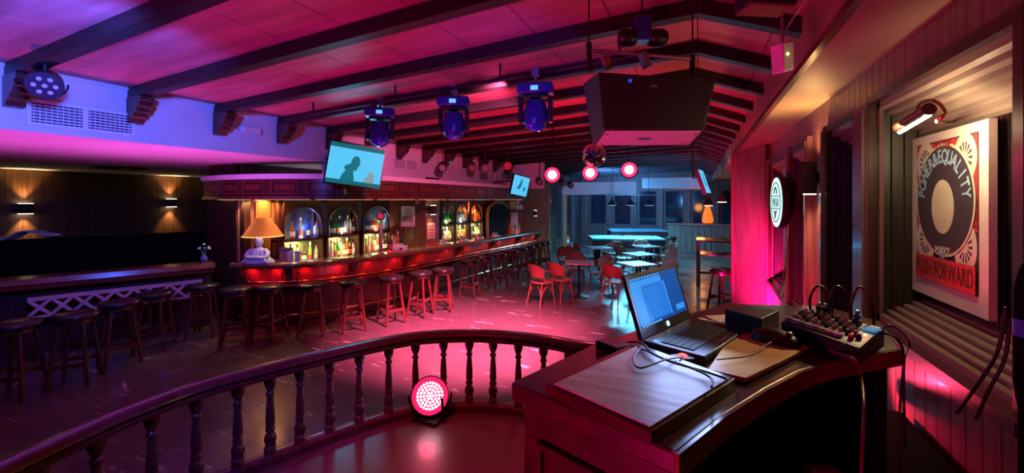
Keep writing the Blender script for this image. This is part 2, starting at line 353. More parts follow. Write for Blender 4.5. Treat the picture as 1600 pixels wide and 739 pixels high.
# raised fascia panels
def path_len(P):
    L = [0]
    for a,b in zip(P,P[1:]): L.append(L[-1]+(Vector(b)-Vector(a)).length)
    return L
def path_at(P, L, s):
    s = max(0,min(L[-1]-1e-6,s)); i = max(j for j in range(len(L)) if L[j] <= s); i = min(i,len(P)-2)
    a,b = Vector(P[i]),Vector(P[i+1]); t = (s-L[i])/(L[i+1]-L[i]); d = (b-a).normalized(); return a+(b-a)*t, d
LC = path_len(CAN); s = .15
while s < LC[-1]-.4:
    w_ = .46; sub = [path_at(CAN,LC,s+w_*k/4)[0] for k in range(5)]
    m = MB(); z0,z1 = CB_+.07, CT-.07
    m.sweep(sub, [(-.018,z0),(.005,z0),(.005,z0+.025),(-.018,z0+.025)]); m.sweep(sub, [(-.018,z1-.025),(.005,z1-.025),(.005,z1),(-.018,z1)])
    m.sweep([path_at(CAN,LC,s)[0],path_at(CAN,LC,s+.025)[0]], [(-.018,z0),(.005,z0),(.005,z1),(-.018,z1)])
    m.sweep([path_at(CAN,LC,s+w_-.025)[0],path_at(CAN,LC,s+w_)[0]], [(-.018,z0),(.005,z0),(.005,z1),(-.018,z1)])
    m.sweep([p for p in [path_at(CAN,LC,s+.07+(w_-.14)*k/3)[0] for k in range(4)]], [(-.014,z0+.06),(.005,z0+.06),(.005,z1-.06),(-.014,z1-.06)])
    m.build('panel_frame', M_MAHO, CA, ang=30); s += .56

# ---- far walls
m = MB(); m.bx(-5.6,-5.5,15.15,21.2,0,3.3); WF = struct(m.build('wall_left_far', M_FAR, smooth=False))
for i,(y,wd,th,mm) in enumerate([(15.3,.16,.1,M_FAR),(15.9,.5,.04,M_GLASSD),(16.7,.16,.1,M_FAR),(17.3,.5,.04,M_GLASSD),(18.05,.2,.12,M_OAK),(18.7,.6,.04,M_GLASSD),(19.6,.16,.1,M_FAR),(20.3,.6,.04,M_GLASSD)]):
    m = MB(); m.bx(-5.5,-5.5+th,y-wd/2,y+wd/2,.5 if th<.05 else 0,2.5); m.build('post' if th>.05 else 'dark_pane', mm, WF, smooth=False)
m = MB(); m.bx(-5.6,7,21.2,21.4,0,3.7); WK = struct(m.build('wall_back', M_FAR, smooth=False))
x = -5.3; k = 0
while x < 6.5:
    m = MB(); m.bx(x,x+.18,21.08,21.2,0,3.0); m.build('post', M_FAR if k%3 else M_PANEL, WK, smooth=False)
    m = MB(); m.bx(x+.3,x+1.05,21.15,21.2,.9,2.5); m.build('dark_pane', M_GLASSD, WK, smooth=False)
    for j in range(4):
        m = MB(); m.bx(x+.22+j*.225,x+.22+j*.225+.21,21.13,21.2,.05,.85); m.build('wainscot_board', M_FAR, WK, smooth=False)
    x += 1.2; k += 1
# pale dropped boxes near the pool tables
m = MB(); a = Pz(826,300,15); b = Pz(1022,296,17.2)
m.bx(-4.5,-1.9,14.6,15.0,EYE+.18,EYE+.62); m.bx(-1.9,.2,16.2,18.0,EYE+.42,EYE+.8); struct(m.build('ceiling_dropped_box', M_PLAST, smooth=False))
# low wooden half wall at the right of the pool tables
m = MB(); p = Pz(1048,387,18.2); q = Pz(1135,387,18.2)
m.bx(p.x,p.x+4.0,17.6,17.72,0,1.12); HW = struct(m.build('wall_low_partition', M_FAR, smooth=False))
m = MB(); m.bx(p.x-.05,p.x+4.05,17.52,17.8,1.12,1.17); m.build('cap_rail', M_PANEL, HW, smooth=False)
for i in range(18):
    m = MB(); m.bx(p.x+.02+i*.22,p.x+.22+i*.22,17.575,17.6,.05,1.1); m.build('board', M_FAR, HW, smooth=False)

# ---- right side: soffit, boarded wall with recessed shuttered windows
m = MB(); m.bx(XS,XR+.3,-1.5,8.44,SOF,SOF+.5); m.bx(XS,7,8.44,21.2,SOF,SOF+.5); SO = struct(m.build('ceiling_soffit', M_SOF, smooth=False))
m = MB(); m.bx(XS-.02,XS+.02,-1.5,8.44,SOF-.012,SOF+.03); m.build('edge_moulding', M_MAHO, SO, smooth=False)
m = MB(); m.bx(6.9,7,8.4,21.3,0,3.0); struct(m.build('wall_right_far', M_MAHD, smooth=False))
m = MB(); m.bx(XR+.26,XR+.4,-1.5,7.5,0,SOF); WR = struct(m.build('wall_right', M_MAHD, smooth=False))
ZT = 2.687
OPEN = [(1.95,3.23,1.377,ZT),(3.5,4.16,.9,ZT-.03),(4.9,5.7,.9,ZT-.06),(5.95,7.2,.9,ZT-.08)]
y = .55; wd = .11
while y < 7.38:
    y2 = y+wd-.006; mid = (y+y2)/2; op = [o for o in OPEN if o[0]-.0 < mid < o[1]]
    segs = [(STG*0, SOF)] if not op else [(0,op[0][2]),(op[0][3],SOF)]
    for z0,z1 in segs:
        m = MB(); m.bx(XR,XR+.02,y,y2,z0,z1); m.build('board', M_BOARD, WR, smooth=False)
    y += wd
# pilasters between the windows
for (y0,y1) in [(3.25,3.48),(4.2,4.3),(4.78,4.88),(5.72,5.92),(7.22,7.3)]:
    m = MB(); m.bx(XR-.045,XR,y0,y1,0,ZT+.02); m.bx(XR-.06,XR-.045,y0+.03,y1-.03,.2,ZT-.02); m.build('pilaster', M_BOARD, WR, smooth=False)
def window(n, y0, y1, z0, z1, dep=.23, slats=6, mat_s=M_SLAT, ins=.16):
    fr = MB(); t = .05; X = XR
    fr.bx(X-.04,X+.03,y0-t,y1+t,z1,z1+t); fr.bx(X-.06,X+.03,y0-t,y1+t,z0-t,z0)
    fr.bx(X-.04,X+.03,y0-t,y0,z0,z1); fr.bx(X-.04,X+.03,y1,y1+t,z0,z1)
    W = struct(fr.build(f'window_{n}', M_MAHD, smooth=False))
    iy0, iy1, iz0, iz1 = y0+ins, y1-ins, z0+.13, z1-.20
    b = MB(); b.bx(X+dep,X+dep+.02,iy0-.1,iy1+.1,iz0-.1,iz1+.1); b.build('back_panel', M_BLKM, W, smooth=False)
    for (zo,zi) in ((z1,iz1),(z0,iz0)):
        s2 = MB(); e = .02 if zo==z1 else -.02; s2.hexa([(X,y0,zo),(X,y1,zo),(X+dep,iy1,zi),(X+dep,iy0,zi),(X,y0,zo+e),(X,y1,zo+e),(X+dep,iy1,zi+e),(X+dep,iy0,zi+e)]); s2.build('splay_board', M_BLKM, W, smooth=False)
    ny = max(3,int((iy1-iy0)/.035))
    for i in range(ny):
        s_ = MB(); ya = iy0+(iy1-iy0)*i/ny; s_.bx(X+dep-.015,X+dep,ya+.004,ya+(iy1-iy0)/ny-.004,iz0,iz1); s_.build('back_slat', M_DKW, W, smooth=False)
    for i in range(slats):                       # splayed head and sill made of stepped slats
        a0, a1 = i/slats, (i+1)/slats-.03
        for top in (1,0):
            zo, zi = (z1,iz1) if top else (z0,iz0); sg = 1 if top else -1
            def c(u, k): 
                return (X+.0+u*dep, (y0+(iy0-y0)*u) if k==0 else (y1+(iy1-y1)*u), zo+(zi-zo)*u)
            a1 = (i+.62)/slats; ta = Vector((0,0,-.036*sg)); p = [Vector(c(a0,0)),Vector(c(a0,1)),Vector(c(a1,1)),Vector(c(a1,0))]
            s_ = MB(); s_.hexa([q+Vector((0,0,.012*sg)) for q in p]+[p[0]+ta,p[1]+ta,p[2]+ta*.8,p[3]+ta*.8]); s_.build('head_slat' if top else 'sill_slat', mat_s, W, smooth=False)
    for k in (0,1):                              # side cheeks with vertical reeding
        yo, yi = (y0,iy0) if k==0 else (y1,iy1)
        for i in range(4):
            u0,u1 = i/4, (i+1)/4-.04; s_ = MB()
            pt = lambda u,zt,e: (X+u*dep+e*.01, yo+(yi-yo)*u+(e*.01 if k==0 else -e*.01), (z0+(iz0-z0)*u) if zt==0 else (z1+(iz1-z1)*u))
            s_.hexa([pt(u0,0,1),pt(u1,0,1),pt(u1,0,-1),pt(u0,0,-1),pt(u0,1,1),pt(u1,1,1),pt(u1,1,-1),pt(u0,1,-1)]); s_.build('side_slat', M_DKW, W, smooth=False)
    return W
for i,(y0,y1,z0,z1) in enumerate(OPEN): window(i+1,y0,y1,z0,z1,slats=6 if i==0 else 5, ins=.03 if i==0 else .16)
# angled wing wall at the end of the right wall
a, b = Vector((.93,7.36,0)), Vector((.575,8.44,0)); d = (b-a).normalized(); nrm = Vector((-d.y,d.x,0))
m = MB(); L_ = (b-a).length; rz = math.atan2(d.y,d.x)
m.box((a+b)/2+Vector((0,0,SOF/2))-nrm*(.09), (L_,.14,SOF-.01), rz); WW = struct(m.build('wall_right_wing', M_MAHD, smooth=False))
nb = 9
for i in range(nb):
    c = a+d*(L_*(i+.5)/nb)-nrm*.01; m = MB(); m.box((c.x,c.y,SOF/2), (L_/nb-.006,.02,SOF-.02), rz); m.build('board', M_BOARD, WW, smooth=False)
c = b - nrm*.08; m = MB(); m.box((c.x,c.y,SOF/2),(.05,.2,SOF-.02),rz); m.build('end_post', M_PANEL, WW, smooth=False)

# ---- stage floor
RAILPX = [(-120,790),(-60,757),(0,727),(100,681),(200,638),(300,602),(400,575),(460,560),(520,546),(600,529),(660,520),(730,517),(800,520),(860,527),(925,537)]
RP = [G(px,py,STG+.6).to_2d() for px,py in RAILPX]; RP += [Vector((.0,3.0)),Vector((.5,2.95)),Vector((.93,2.95))]
RAIL = smooth_path(RP, 5)
LR = path_len(RAIL)
def off(P, o):
    out = []
    for i,p in enumerate(P):
        d = (P[min(i+1,len(P)-1)]-P[max(i-1,0)]).normalized(); out.append(p+Vector((-d.y,d.x))*o)
    return out
edge = off(RAIL, .09)
m = MB(); m.prism([tuple(p) for p in edge]+[(1.2,2.95),(1.2,-2),(edge[0].x,-2)], 0.001, STG)
ST = struct(m.build('floor_stage', M_STAGE, smooth=False))
# ================================================================ THINGS
# ---- curved balustrade of the stage
RR = thing('stage_railing', 'curved dark wooden railing with turned balusters round the stage edge', 'railing', (0,0,0))
hp = [(-.055,1.03),(.055,1.03),(.06,1.05),(.045,1.06),(.062,1.075),(.055,1.095),(.03,1.105),(-.03,1.105),(-.055,1.095),(-.062,1.075),(-.045,1.06),(-.06,1.05)]
m = MB(); m.sweep(RAIL, hp); m.build('handrail', M_BALU, RR, ang=50)
m = MB(); m.sweep(RAIL, [(-.05,STG),(.05,STG),(.05,STG+.05),(.03,STG+.06),(-.03,STG+.06),(-.05,STG+.05)]); m.build('base_rail', M_BALU, RR, ang=30)
def pxof(p):
    z = p.y*cs - p.x*sn; return 800+FP*(p.x*cs+p.y*sn)/z
BPX = [150,235,305,370,422,470,517,562,607,650,692,733,771,810,850,888]
prof = [(.034,0),(.034,.05),(.026,.055),(.030,.07),(.036,.095),(.030,.12),(.020,.135),(.028,.15),(.028,.16),(.020,.17),(.026,.19),(.024,.26),(.019,.33),(.017,.355),(.025,.365),(.025,.375),(.016,.385),(.022,.40),(.030,.42),(.034,.435),(.034,.465)]
m = MB(); m.lathe(prof, 14); b0 = m.build('baluster', M_BALU, RR, ang=60); first = True
sv = []
for i in range(400):
    s = LR[-1]*i/400; p,_ = path_at(RAIL,LR,s); sv.append((s,pxof(p)))
ss = []
for px in BPX:
    k = min(range(len(sv)), key=lambda j: abs(sv[j][1]-px)); ss.append(sv[k][0])
ss = [ss[0]-.2, ss[0]-.4] + ss + [ss[-1]+.2*k for k in range(1,8)]
for s in ss:
    if s < .02 or s > LR[-1]-.03: continue
    p,_ = path_at(RAIL,LR,s)
    if first: b0.location = (p.x,p.y,STG+.06-.005); first = False
    else: dupmesh(b0, RR, (p.x,p.y,STG+.06-.005))

# ---- floor par light facing the camera
def led_lens(mb_led, mb_body, r, n_rings, M, dot=.008):
    pts = [(0,0)]
    for k in range(1,n_rings+1):
        for j in range(6*k): a = 2*PI*j/(6*k); pts.append((r*k/(n_rings+.3)*math.cos(a), r*k/(n_rings+.3)*math.sin(a)))
    for x,y in pts: mb_led.lathe([(dot,0),(dot*.8,.006),(.0001,.008)], 8, M @ Matrix.Translation((x,y,0)))
M_LEDR = emit('pink_led', (1,.62,.75), 9); M_LEDR2 = emit('red_halo_face', (1,.015,.12), 1.3); M_LEDOFF = mat('led_off', (.35,.12,.14), .3)  # glowing red face stands in for the halo round the LEDs
def par(name, label, loc, target, r, rings, led, face, length=.2, group=None, yoke=True, stand=None, dot=.008, cl=.93):
    t = thing(name, label, 'stage light', loc, 0, group)
    q = (Vector(target)-Vector(loc)).to_track_quat('Z','Y').to_matrix().to_4x4()
    m = MB(); m.lathe([(r*.5,-length),(r*.8,-length*.95),(r*1.02,-length*.5),(r*1.08,.0),(r*1.08,.02),(r*.98,.02),(r*.98,.004)], 20, q); m.build('housing', M_BLK, t, ang=50)
    m = MB(); m.lathe([(r*1.04,.021),(r*1.04,.024)], 20, q); m.build('lens_plate', face, t)
    if rings == 1:
        for k in range(7):
            m = MB(); a = 2*PI*k/6; rr_ = 0 if k==6 else r*.58
            m.lathe([(dot,0),(dot*.8,.006),(.0001,.008)], 8, q @ Matrix.Translation((rr_*math.cos(a),rr_*math.sin(a),.0245))); m.build('lamp_lens', led, t)
    else:
        m = MB(); led_lens(m, None, r*cl, rings, q @ Matrix.Translation((0,0,.0245)), dot); o = m.build('led_cluster', led, t); o['kind'] = 'stuff'
    if yoke:
        m = MB(); pts = [q @ Vector((math.cos(a)*r*1.25, math.sin(a)*r*1.25*(1 if stand is None else -1), -length*.45)) for a in [PI*k/10 for k in range(11)]]
        m.tube(pts, .008, 6); m.build('yoke', M_BLK, t)
    if stand is not None:
        m = MB()
        if stand > 0: m.cyl((0,0,r*1.0),(0,0,stand),.012); m.box((0,0,stand),(.1,.05,.04))
        else: m.box((0,0,stand+.012),(.2,.16,.024)); m.cyl((-.12,0,stand),(-.1,0,0),.01); m.cyl((.12,0,stand),(.1,0,0),.01)
        m.build('mount', M_BLK, t)
    return t
pl = G(672,655,STG); pl.z = STG+.175
par('floor_par_light', 'round LED spotlight glowing red on the stage floor beside the railing', pl, (0.1,-.3,1.55), .125, 4, M_LEDR, M_LEDR2, .1, stand=-.172, dot=.0085, cl=.76)
lamp('SPOT', pl+Vector((.02,-.06,.0)), L_RED, 4, (-1.1,.6,.9), .06, 120, .8, name='floor_par_beam')

# ---- DJ desk
DH = EYE-.46
def D2(px,py,H=DH): p = G(px,py,H); return (p.x,p.y)
top = [D2(798,597),D2(1058,708),D2(1130,650),D2(1200,606),D2(1250,580),D2(1300,564),D2(1350,555),D2(1408,545),D2(1378,503),D2(1290,478),D2(1130,474),D2(935,534)]
DK = thing('dj_desk', 'dark red wooden desk with a curved open front carrying the laptop and mixer', 'desk', (0,0,0))
m = MB(); m.prism(top, DH-.045, DH); m.build('desktop', M_DESK, DK, bevel=.006)
cx = sum(p[0] for p in top)/len(top); cy = sum(p[1] for p in top)/len(top)
def inset(p, k=.955): return (cx+(p[0]-cx)*k, cy+(p[1]-cy)*k)
I = [Vector(inset(p)) for p in top]
def wallpanel(a, b, z0, z1, th=.03):
    a,b = Vector(a),Vector(b); d = (b-a).normalized(); n = Vector((-d.y,d.x))*th
    return [(a.x,a.y,z0),(b.x,b.y,z0),(b.x+n.x,b.y+n.y,z0),(a.x+n.x,a.y+n.y,z0),(a.x,a.y,z1),(b.x,b.y,z1),(b.x+n.x,b.y+n.y,z1),(a.x+n.x,a.y+n.y,z1)]
zb, zt = STG, DH-.045
m = MB(); m.hexa(wallpanel(I[0],I[1],zb,zt)); FPN = m.build('front_panel', M_DESK, DK, smooth=False)
A_, B_ = I[0],I[1]; d = (B_-A_).normalized(); n = Vector((-d.y,d.x)); Ln = (B_-A_).length
m = MB()
def strip(s0,s1,z0,z1,t=.014):
    a = A_+d*s0-n*t; b = A_+d*s1-n*t; m.hexa(wallpanel(a,b,z0,z1,t))
strip(.05,.065,STG+.08,zt-.10); strip(Ln-.065,Ln-.05,STG+.08,zt-.10); strip(.05,Ln-.05,zt-.10,zt-.085); strip(.05,Ln-.05,STG+.08,STG+.095); m.build('panel_moulding', M_DESK, FPN, smooth=False)
m = MB(); m.hexa(wallpanel(I[11],I[0],zb,zt)); m.build('side_panel', M_DESK, DK, smooth=False)
m = MB(); m.hexa(wallpanel(I[10],I[11],zb,zt)); m.hexa(wallpanel(I[9],I[10],zb,zt)); m.hexa(wallpanel(I[8],I[9],zb,zt)); m.build('back_panel', M_MAHD, DK, smooth=False)
m = MB(); m.hexa(wallpanel(I[7]-Vector((.02,0)),I[8]-Vector((.02,0)),zb,zt)); m.build('side_panel', M_VBLK, DK, smooth=False)
ins2 = [inset(p,.93) for p in top]
m = MB(); m.prism(ins2, .98, 1.005); m.build('shelf', M_MAHD, DK, smooth=False)
m = MB(); q = [Vector(p) for p in top[1:8]]; m.sweep(q, [(-.004,DH-.05),(.012,DH-.05),(.012,DH-.001),(-.004,DH-.001)]); m.build('edge_strip', M_TOP, DK, ang=30)
def quadbox(pts, H, th, name, mt, parent=None, bevel=.0, ps=None):
    P = [G(px,py,H) for px,py in pts]; m = MB()
    m.hexa([(p.x,p.y,H-th) for p in P]+[(p.x,p.y,H) for p in P]); return m.build(name, mt, parent, bevel=bevel, smooth=False)
# raised lid on the desk
LB = thing('desk_lid', 'grey veneered lid with a wooden frame lying raised on the near left of the desk', 'lid', (0,0,0))
LH = DH+.032
quadbox([(852,599),(1017,675),(1150,591),(992,535)], LH-.004, .028, 'frame', M_DESK, LB, bevel=.003)
quadbox([(866,599),(1016,666),(1138,591),(994,541)], LH+.001, .004, 'laminate_top', M_LID, LB)

# ---- laptop
HL, HR = G(1003,530,DH+.03), G(1080,494,DH+.03)
u = (HR-HL); u.z = 0; wl = u.length; u.normalize(); v = Vector((u.y,-u.x,0)); 
dl = .9*((G(1177,515,DH+.03)-HR).length)
LP = thing('laptop', 'open black laptop with a blue lit screen standing on the desk', 'laptop', (HL.x,HL.y,DH+.001), math.atan2(u.y,u.x))
# local: x along hinge, -y towards the operator
m = MB(); m.bx(0,wl,-dl,0,0,.026); m.build('base', M_BLK, LP, bevel=.005)
m = MB(); kw = (wl-.05)/15
for r in range(5):
    for c in range(15): m.bx(.025+c*kw,.025+(c+1)*kw-.003,-.05-(r+1)*.02+.002,-.05-r*.02,.026,.029)
o = m.build('keyboard', M_BLKM, LP, smooth=False); o['kind'] = 'stuff'
m = MB(); m.bx(wl*.36,wl*.6,-dl+.02,-.17,.026,.0272); m.build('touchpad', mat('touchpad_grey', (.12,.11,.11), .3), LP, smooth=False)
tilt = math.radians(-18); hs = wl*.56
TM = Matrix.Translation((0,.0,.024)) @ Matrix.Rotation(tilt,4,'X')
m = MB(); m.box((wl/2,.006,hs/2),(wl,.014,hs),M=TM); SCR = m.build('lid', M_BLK, LP, bevel=.004)
def img_mat(name, s): return emit(name, s[0], s[1])
E_B1 = emit('screen_blue', (.01,.16,.75), 1.1); E_B2 = emit('screen_light_blue', (.03,.30,.85), 1.0); E_B3 = emit('screen_mid_blue', (.01,.18,.72), 1.0); E_W = emit('screen_line', (.12,.45,1), 1.1); E_D = emit('screen_dark', (.0,.06,.35), 1.0)
def on_screen(name, mt, x0,x1,z0,z1,lift, parent=SCR):
    m = MB(); m.hexa([TM@Vector(p) for p in [(x0,-.001-lift,z0),(x1,-.001-lift,z0),(x1,.002,z0),(x0,.002,z0),(x0,-.001-lift,z1),(x1,-.001-lift,z1),(x1,.002,z1),(x0,.002,z1)]]); return m.build(name, mt, parent, smooth=False)
bz = .016; X0,X1,Z0,Z1 = bz,wl-bz,.032,hs-bz
def fx(a): return X0+(X1-X0)*a
def fz(a): return Z0+(Z1-Z0)*a
on_screen('display', E_B1, X0,X1,Z0,Z1,0)
on_screen('window_pane', E_B3, fx(.02),fx(.66),fz(.07),fz(.80),.0006)
on_screen('toolbar', E_B2, fx(.0),fx(.62),fz(.80),fz(.93),.0008)
on_screen('side_list', E_B2, fx(.0),fx(.16),fz(.05),fz(.80),.0009)
m = MB()
for i in range(11): m.box((fx(.03+i*.055),-.0022,fz(.965)),( .008,.001,.006),M=TM)
pass
for i in range(8): m.box((fx(.04+i*.05),-.0022,fz(.025)),( .009,.001,.006),M=TM)
m.box((fx(.17),-.002,fz(.43)),(.0015,.001,(Z1-Z0)*.75),M=TM); m.box((fx(.66),-.002,fz(.43)),(.0015,.001,(Z1-Z0)*.75),M=TM)
m.build('screen_lines', E_W, SCR, smooth=False)
on_screen('taskbar', E_D, X0,X1,fz(0),fz(.05),.0004)
m = MB()
for i in range(16): m.box((fx(.28+.12*random.random()),-.0022,fz(.12+i*.04)),( .06+.08*random.random(),.001,.0016),M=TM)
m.build('list_lines', E_B2, SCR, smooth=False)
on_screen('message_box', E_B2, fx(.78),fx(.97),fz(.08),fz(.2),.001)
m = MB(); m.lathe([(.009,0),(.009,.002)],16, TM@Matrix.Translation((wl*.5,-.002,.016))@Matrix.Rotation(PI/2,4,'X')); m.build('round_badge', emit('badge', (.55,.85,1), 1.5), SCR)
m = MB(); m.lathe([(.008,0),(.007,.003)],12, Matrix.Translation((.02,-.035,.026))); m.build('power_light', emit('blue_led', (.05,.15,1), 4), LP)
lamp('AREA', LP.location+Vector((.12,.05,.16)), (.35,.5,1), 1.6, tuple(LP.location+Vector((-.05,-.5,0))), .2, name='laptop_glow')

# small things on the desk
t = quadbox([(930,531),(962,543),(988,537),(958,526)], DH+.03, .029, 'external_drive', M_BLK, None, bevel=.003); tag(t, 'small flat black drive box on the desk corner left of the laptop', 'drive')
p = G(1066,556,DH+.02)
t = thing('glowing_dongle', 'small rounded black plug-in box with a glowing red top in front of the laptop', 'adapter', (p.x,p.y,DH+.001), .5)
m = MB(); m.bx(-.03,.03,-.02,.02,0,.018); m.build('body', M_BLK, t, bevel=.004)
m = MB(); m.ball((0,0,.018),.016,12,6,(1,.8,.5)); m.build('indicator', emit('red_glow', (1,.08,.1), 2.5), t)
m = MB(); P = [G(px,py,DH+.016) for px,py in [(1106,578),(1166,592),(1268,541),(1215,519),(1150,512)]]
m.prism([(q.x,q.y) for q in P], DH+.006, DH+.018); t = m.build('tan_board', M_TAN, None, bevel=.002); tag(t, 'thin tan wooden board lying under the mouse beside the laptop', 'board')
# mouse
p = G(1212,528,DH+.03)
t = thing('mouse', 'black computer mouse resting on the tan board', 'mouse', (p.x,p.y,DH+.018), math.radians(-28)); t.scale = (1.25,1.3,1.2)
m = MB(); 
def mf(uu,vv):
    a = vv*PI; x = (uu*2-1)*.056; w_ = .031*math.sqrt(max(0,1-(uu*2-1)**4)); h = .034*math.sqrt(max(0,1-((uu*2-1)*.9+.1)**2 if abs((uu*2-1)*.9+.1)<1 else 0))
    return Vector((x, math.cos(a)*w_, math.sin(a)*h))
m.grid(mf,16,10); m.build('shell', M_BLK, t, ang=60)
m = MB(); m.lathe([(.008,-.003),(.008,.003)],12, Matrix.Translation((.03,0,.026))@Matrix.Rotation(PI/2,4,'X')); m.build('wheel', M_GREY, t)
# papers
random.seed(3)
for i,(px,py,r) in enumerate([(1128,503,.2),(1150,505,-.3),(1140,499,.6)]):
    p = G(px,py,DH+.004); m = MB(); m.box((0,0,0),(.15,.085,.002)); o = m.build('paper_sheet', M_PAPER, None, smooth=False); o.location = (p.x,p.y,DH+.003+i*.003); o.rotation_euler = (0,0,r)
    tag(o, ['white paper sheet at the bottom of the loose pile behind the laptop','white paper sheet in the middle of the loose pile behind the laptop','white paper sheet on top of the loose pile behind the laptop'][i], 'paper', 'loose papers behind the laptop')
# black flat unit behind
t = quadbox([(1132,483),(1190,498),(1218,485),(1165,477)], DH+.075, .07, 'power_supply_unit', M_BLK, None, bevel=.004); tag(t, 'flat black box unit on the desk behind the laptop and left of the mixer', 'equipment box')
# ---- mixer
MXH = DH+.07
q4 = [G(1220,502,MXH),G(1344,545,MXH-.012),G(1382,512,MXH),G(1256,484,MXH+.012)]
MX = thing('audio_mixer', 'black audio mixer covered with small knobs and faders at the right of the desk', 'mixer', (0,0,0))
m = MB(); m.hexa([(p.x,p.y,DH+.012) for p in q4]+[tuple(p) for p in q4]); m.build('case', M_BLK, MX, bevel=.004)
def mx(a,b,h=0): 
    p = q4[0]*(1-a)*(1-b)+q4[1]*a*(1-b)+q4[2]*a*b+q4[3]*(1-a)*b; return p+Vector((0,0,h))
random.seed(5)
KM = [mat('knob_grey',(.35,.34,.33),.4), mat('knob_white',(.6,.58,.5),.4), mat('knob_dark',(.03,.03,.035),.3)]
for i in range(9):
    for j in range(5):
        m = MB(); p = mx(.06+i*.086,.38+j*.13); m.cyl(p,p+Vector((0,0,.013)),.0055,.0045,8); m.build('knob', KM[(i+j)%3], MX)
for i in range(8):
    a = .07+i*.09; m = MB(); p = mx(a,.16,.005); m.box(p,(.010,.02,.012),rz=1.0); m.build('fader', KM[1] if i%2 else KM[0], MX, smooth=False)
p0,p1,p2,p3 = mx(.78,.06,.001),mx(.97,.06,.001),mx(.97,.6,.001),mx(.78,.6,.001)
m = MB(); m.hexa([p0-Vector((0,0,.003)),p1-Vector((0,0,.003)),p2-Vector((0,0,.003)),p3-Vector((0,0,.003)),p0,p1,p2,p3]); m.build('master_section', mat('mixer_blue',(.13,.18,.35),.4), MX, smooth=False)
for k,(a,b,c_,r) in enumerate([(.84,.2,(.5,.02,.08),0),(.9,.3,(.05,.05,.06),0),(.84,.4,(.5,.02,.08),0)]):
    m = MB(); p = mx(a,b,.001); m.cyl(p,p+Vector((0,0,.014)),.007,.006,10); m.build('knob', mat(f'mixer_knob_{k}',c_,.3), MX)
m = MB(); p = mx(.93,.45,.005); m.ball(p,.004,8,6); m.build('red_indicator', emit('mixer_red',(1,.1,.05),12), MX)
m = MB(); p = mx(.92,.75,.004); m.box(p,(.05,.03,.006),rz=.9); m.build('display_strip', emit('mixer_blue_lit',(.1,.35,.7),.5), MX, smooth=False)
# plugs and cables behind the mixer
CAB = mat('black_cable', (.02,.018,.018), .4)
def cable(pts, r, label, mt=CAB, per=8):
    m = MB(); m.tube(smooth_path([Vector(p) for p in pts], per), r, 6); o = m.build('cable', mt, None, ang=180); return tag(o, label, 'cable')
for i,(a,lab) in enumerate([(.1,'black cable arching out of the left end of the mixer'),(.35,'black cable looping up from the middle of the mixer'),(.62,'black cable looping high behind the right half of the mixer')]):
    p = mx(a,.97,.0); q = mx(min(1,a+.22),1.0,.0)
    cable([p,p+Vector((.0,.0,.05)),p+Vector((.03,.03,.085+.01*i)),q+Vector((.02,.05,.05)),q+Vector((.03,.07,-.06))], .004, lab, mat('dark_red_cable',(.08,.01,.015),.35) if i==2 else CAB)
for i,(a,lab) in enumerate([(.22,'silver plug pushed into the back left of the mixer'),(.3,'silver plug standing second from the left behind the mixer'),(.7,'plug with a blue collar behind the right half of the mixer')]):
    t = thing('audio_plug', lab, 'plug', tuple(mx(a,.92,.0)),0,'plugs in the mixer'); m = MB(); m.lathe([(.007,0),(.007,.03),(.005,.045)],8,Matrix.Rotation(.3,4,'X')); m.build('body', M_GREY, t); 
    m = MB(); m.lathe([(.0085,.02),(.0085,.032)],8,Matrix.Rotation(.3,4,'X')); m.build('collar', mat('blue_collar',(.05,.12,.7),.4) if i==2 else M_BLK, t)
# cables on the desk, hanging off the desk
pr = lambda px,py,h=.01: tuple(G(px,py,DH+h)+Vector((0,0,0)))
cable([pr(985,540),pr(1010,548,.045),pr(1035,560,.045),pr(1080,575,.045),pr(1110,590,.045),pr(1112,605,.042)], .003, 'thin black cable curling from the drive box over the desk lid')
cable([pr(970,536,.02),pr(1000,535,.04),pr(1020,552,.045),pr(1050,566,.045),pr(1100,580,.045),pr(1135,592,.04)], .003, 'black cable lying along the front edge of the laptop')
cable([pr(1000,545,.04),pr(990,560,.042),pr(1000,575,.042),pr(1040,562,.045),pr(1066,558,.03)], .0025, 'short looped black cable beside the glowing adapter')
cable([pr(1215,530,.03),pr(1185,545,.03),pr(1170,556,.03),pr(1120,562,.03)], .002, 'mouse cord crossing the tan board')
cable([pr(1278,541,.02),pr(1310,552,.03),pr(1338,565,.03),pr(1345,585,-.02),tuple(Pz(1350,640,1.0)),tuple(Pz(1346,739,.95)),tuple(Pz(1346,860,.95))], .0045, 'dark red cable hanging over the curved desk front', mat('wine_cable',(.10,.015,.02),.35))
cable([pr(1380,520,.05),pr(1402,530,.06),tuple(Pz(1412,560,1.3)),tuple(Pz(1406,640,1.3)),tuple(Pz(1404,739,1.3))], .004, 'black cable dropping behind the right end of the desk')
cable([pr(1375,515,.06),pr(1395,510,.09),tuple(Pz(1420,535,1.45)),tuple(Pz(1412,570,1.4)),tuple(Pz(1414,700,1.4))], .004, 'second black cable hanging between desk and wall')
p = G(1218,478,DH+.0); cable([(p.x,p.y,DH+.03),tuple(Pz(1225,440,1.9)),tuple(Pz(1229,395,2.2)),tuple(Wl(1232,XR-.07,350))], .003, 'thin black cord running from the desk up to the round sign')
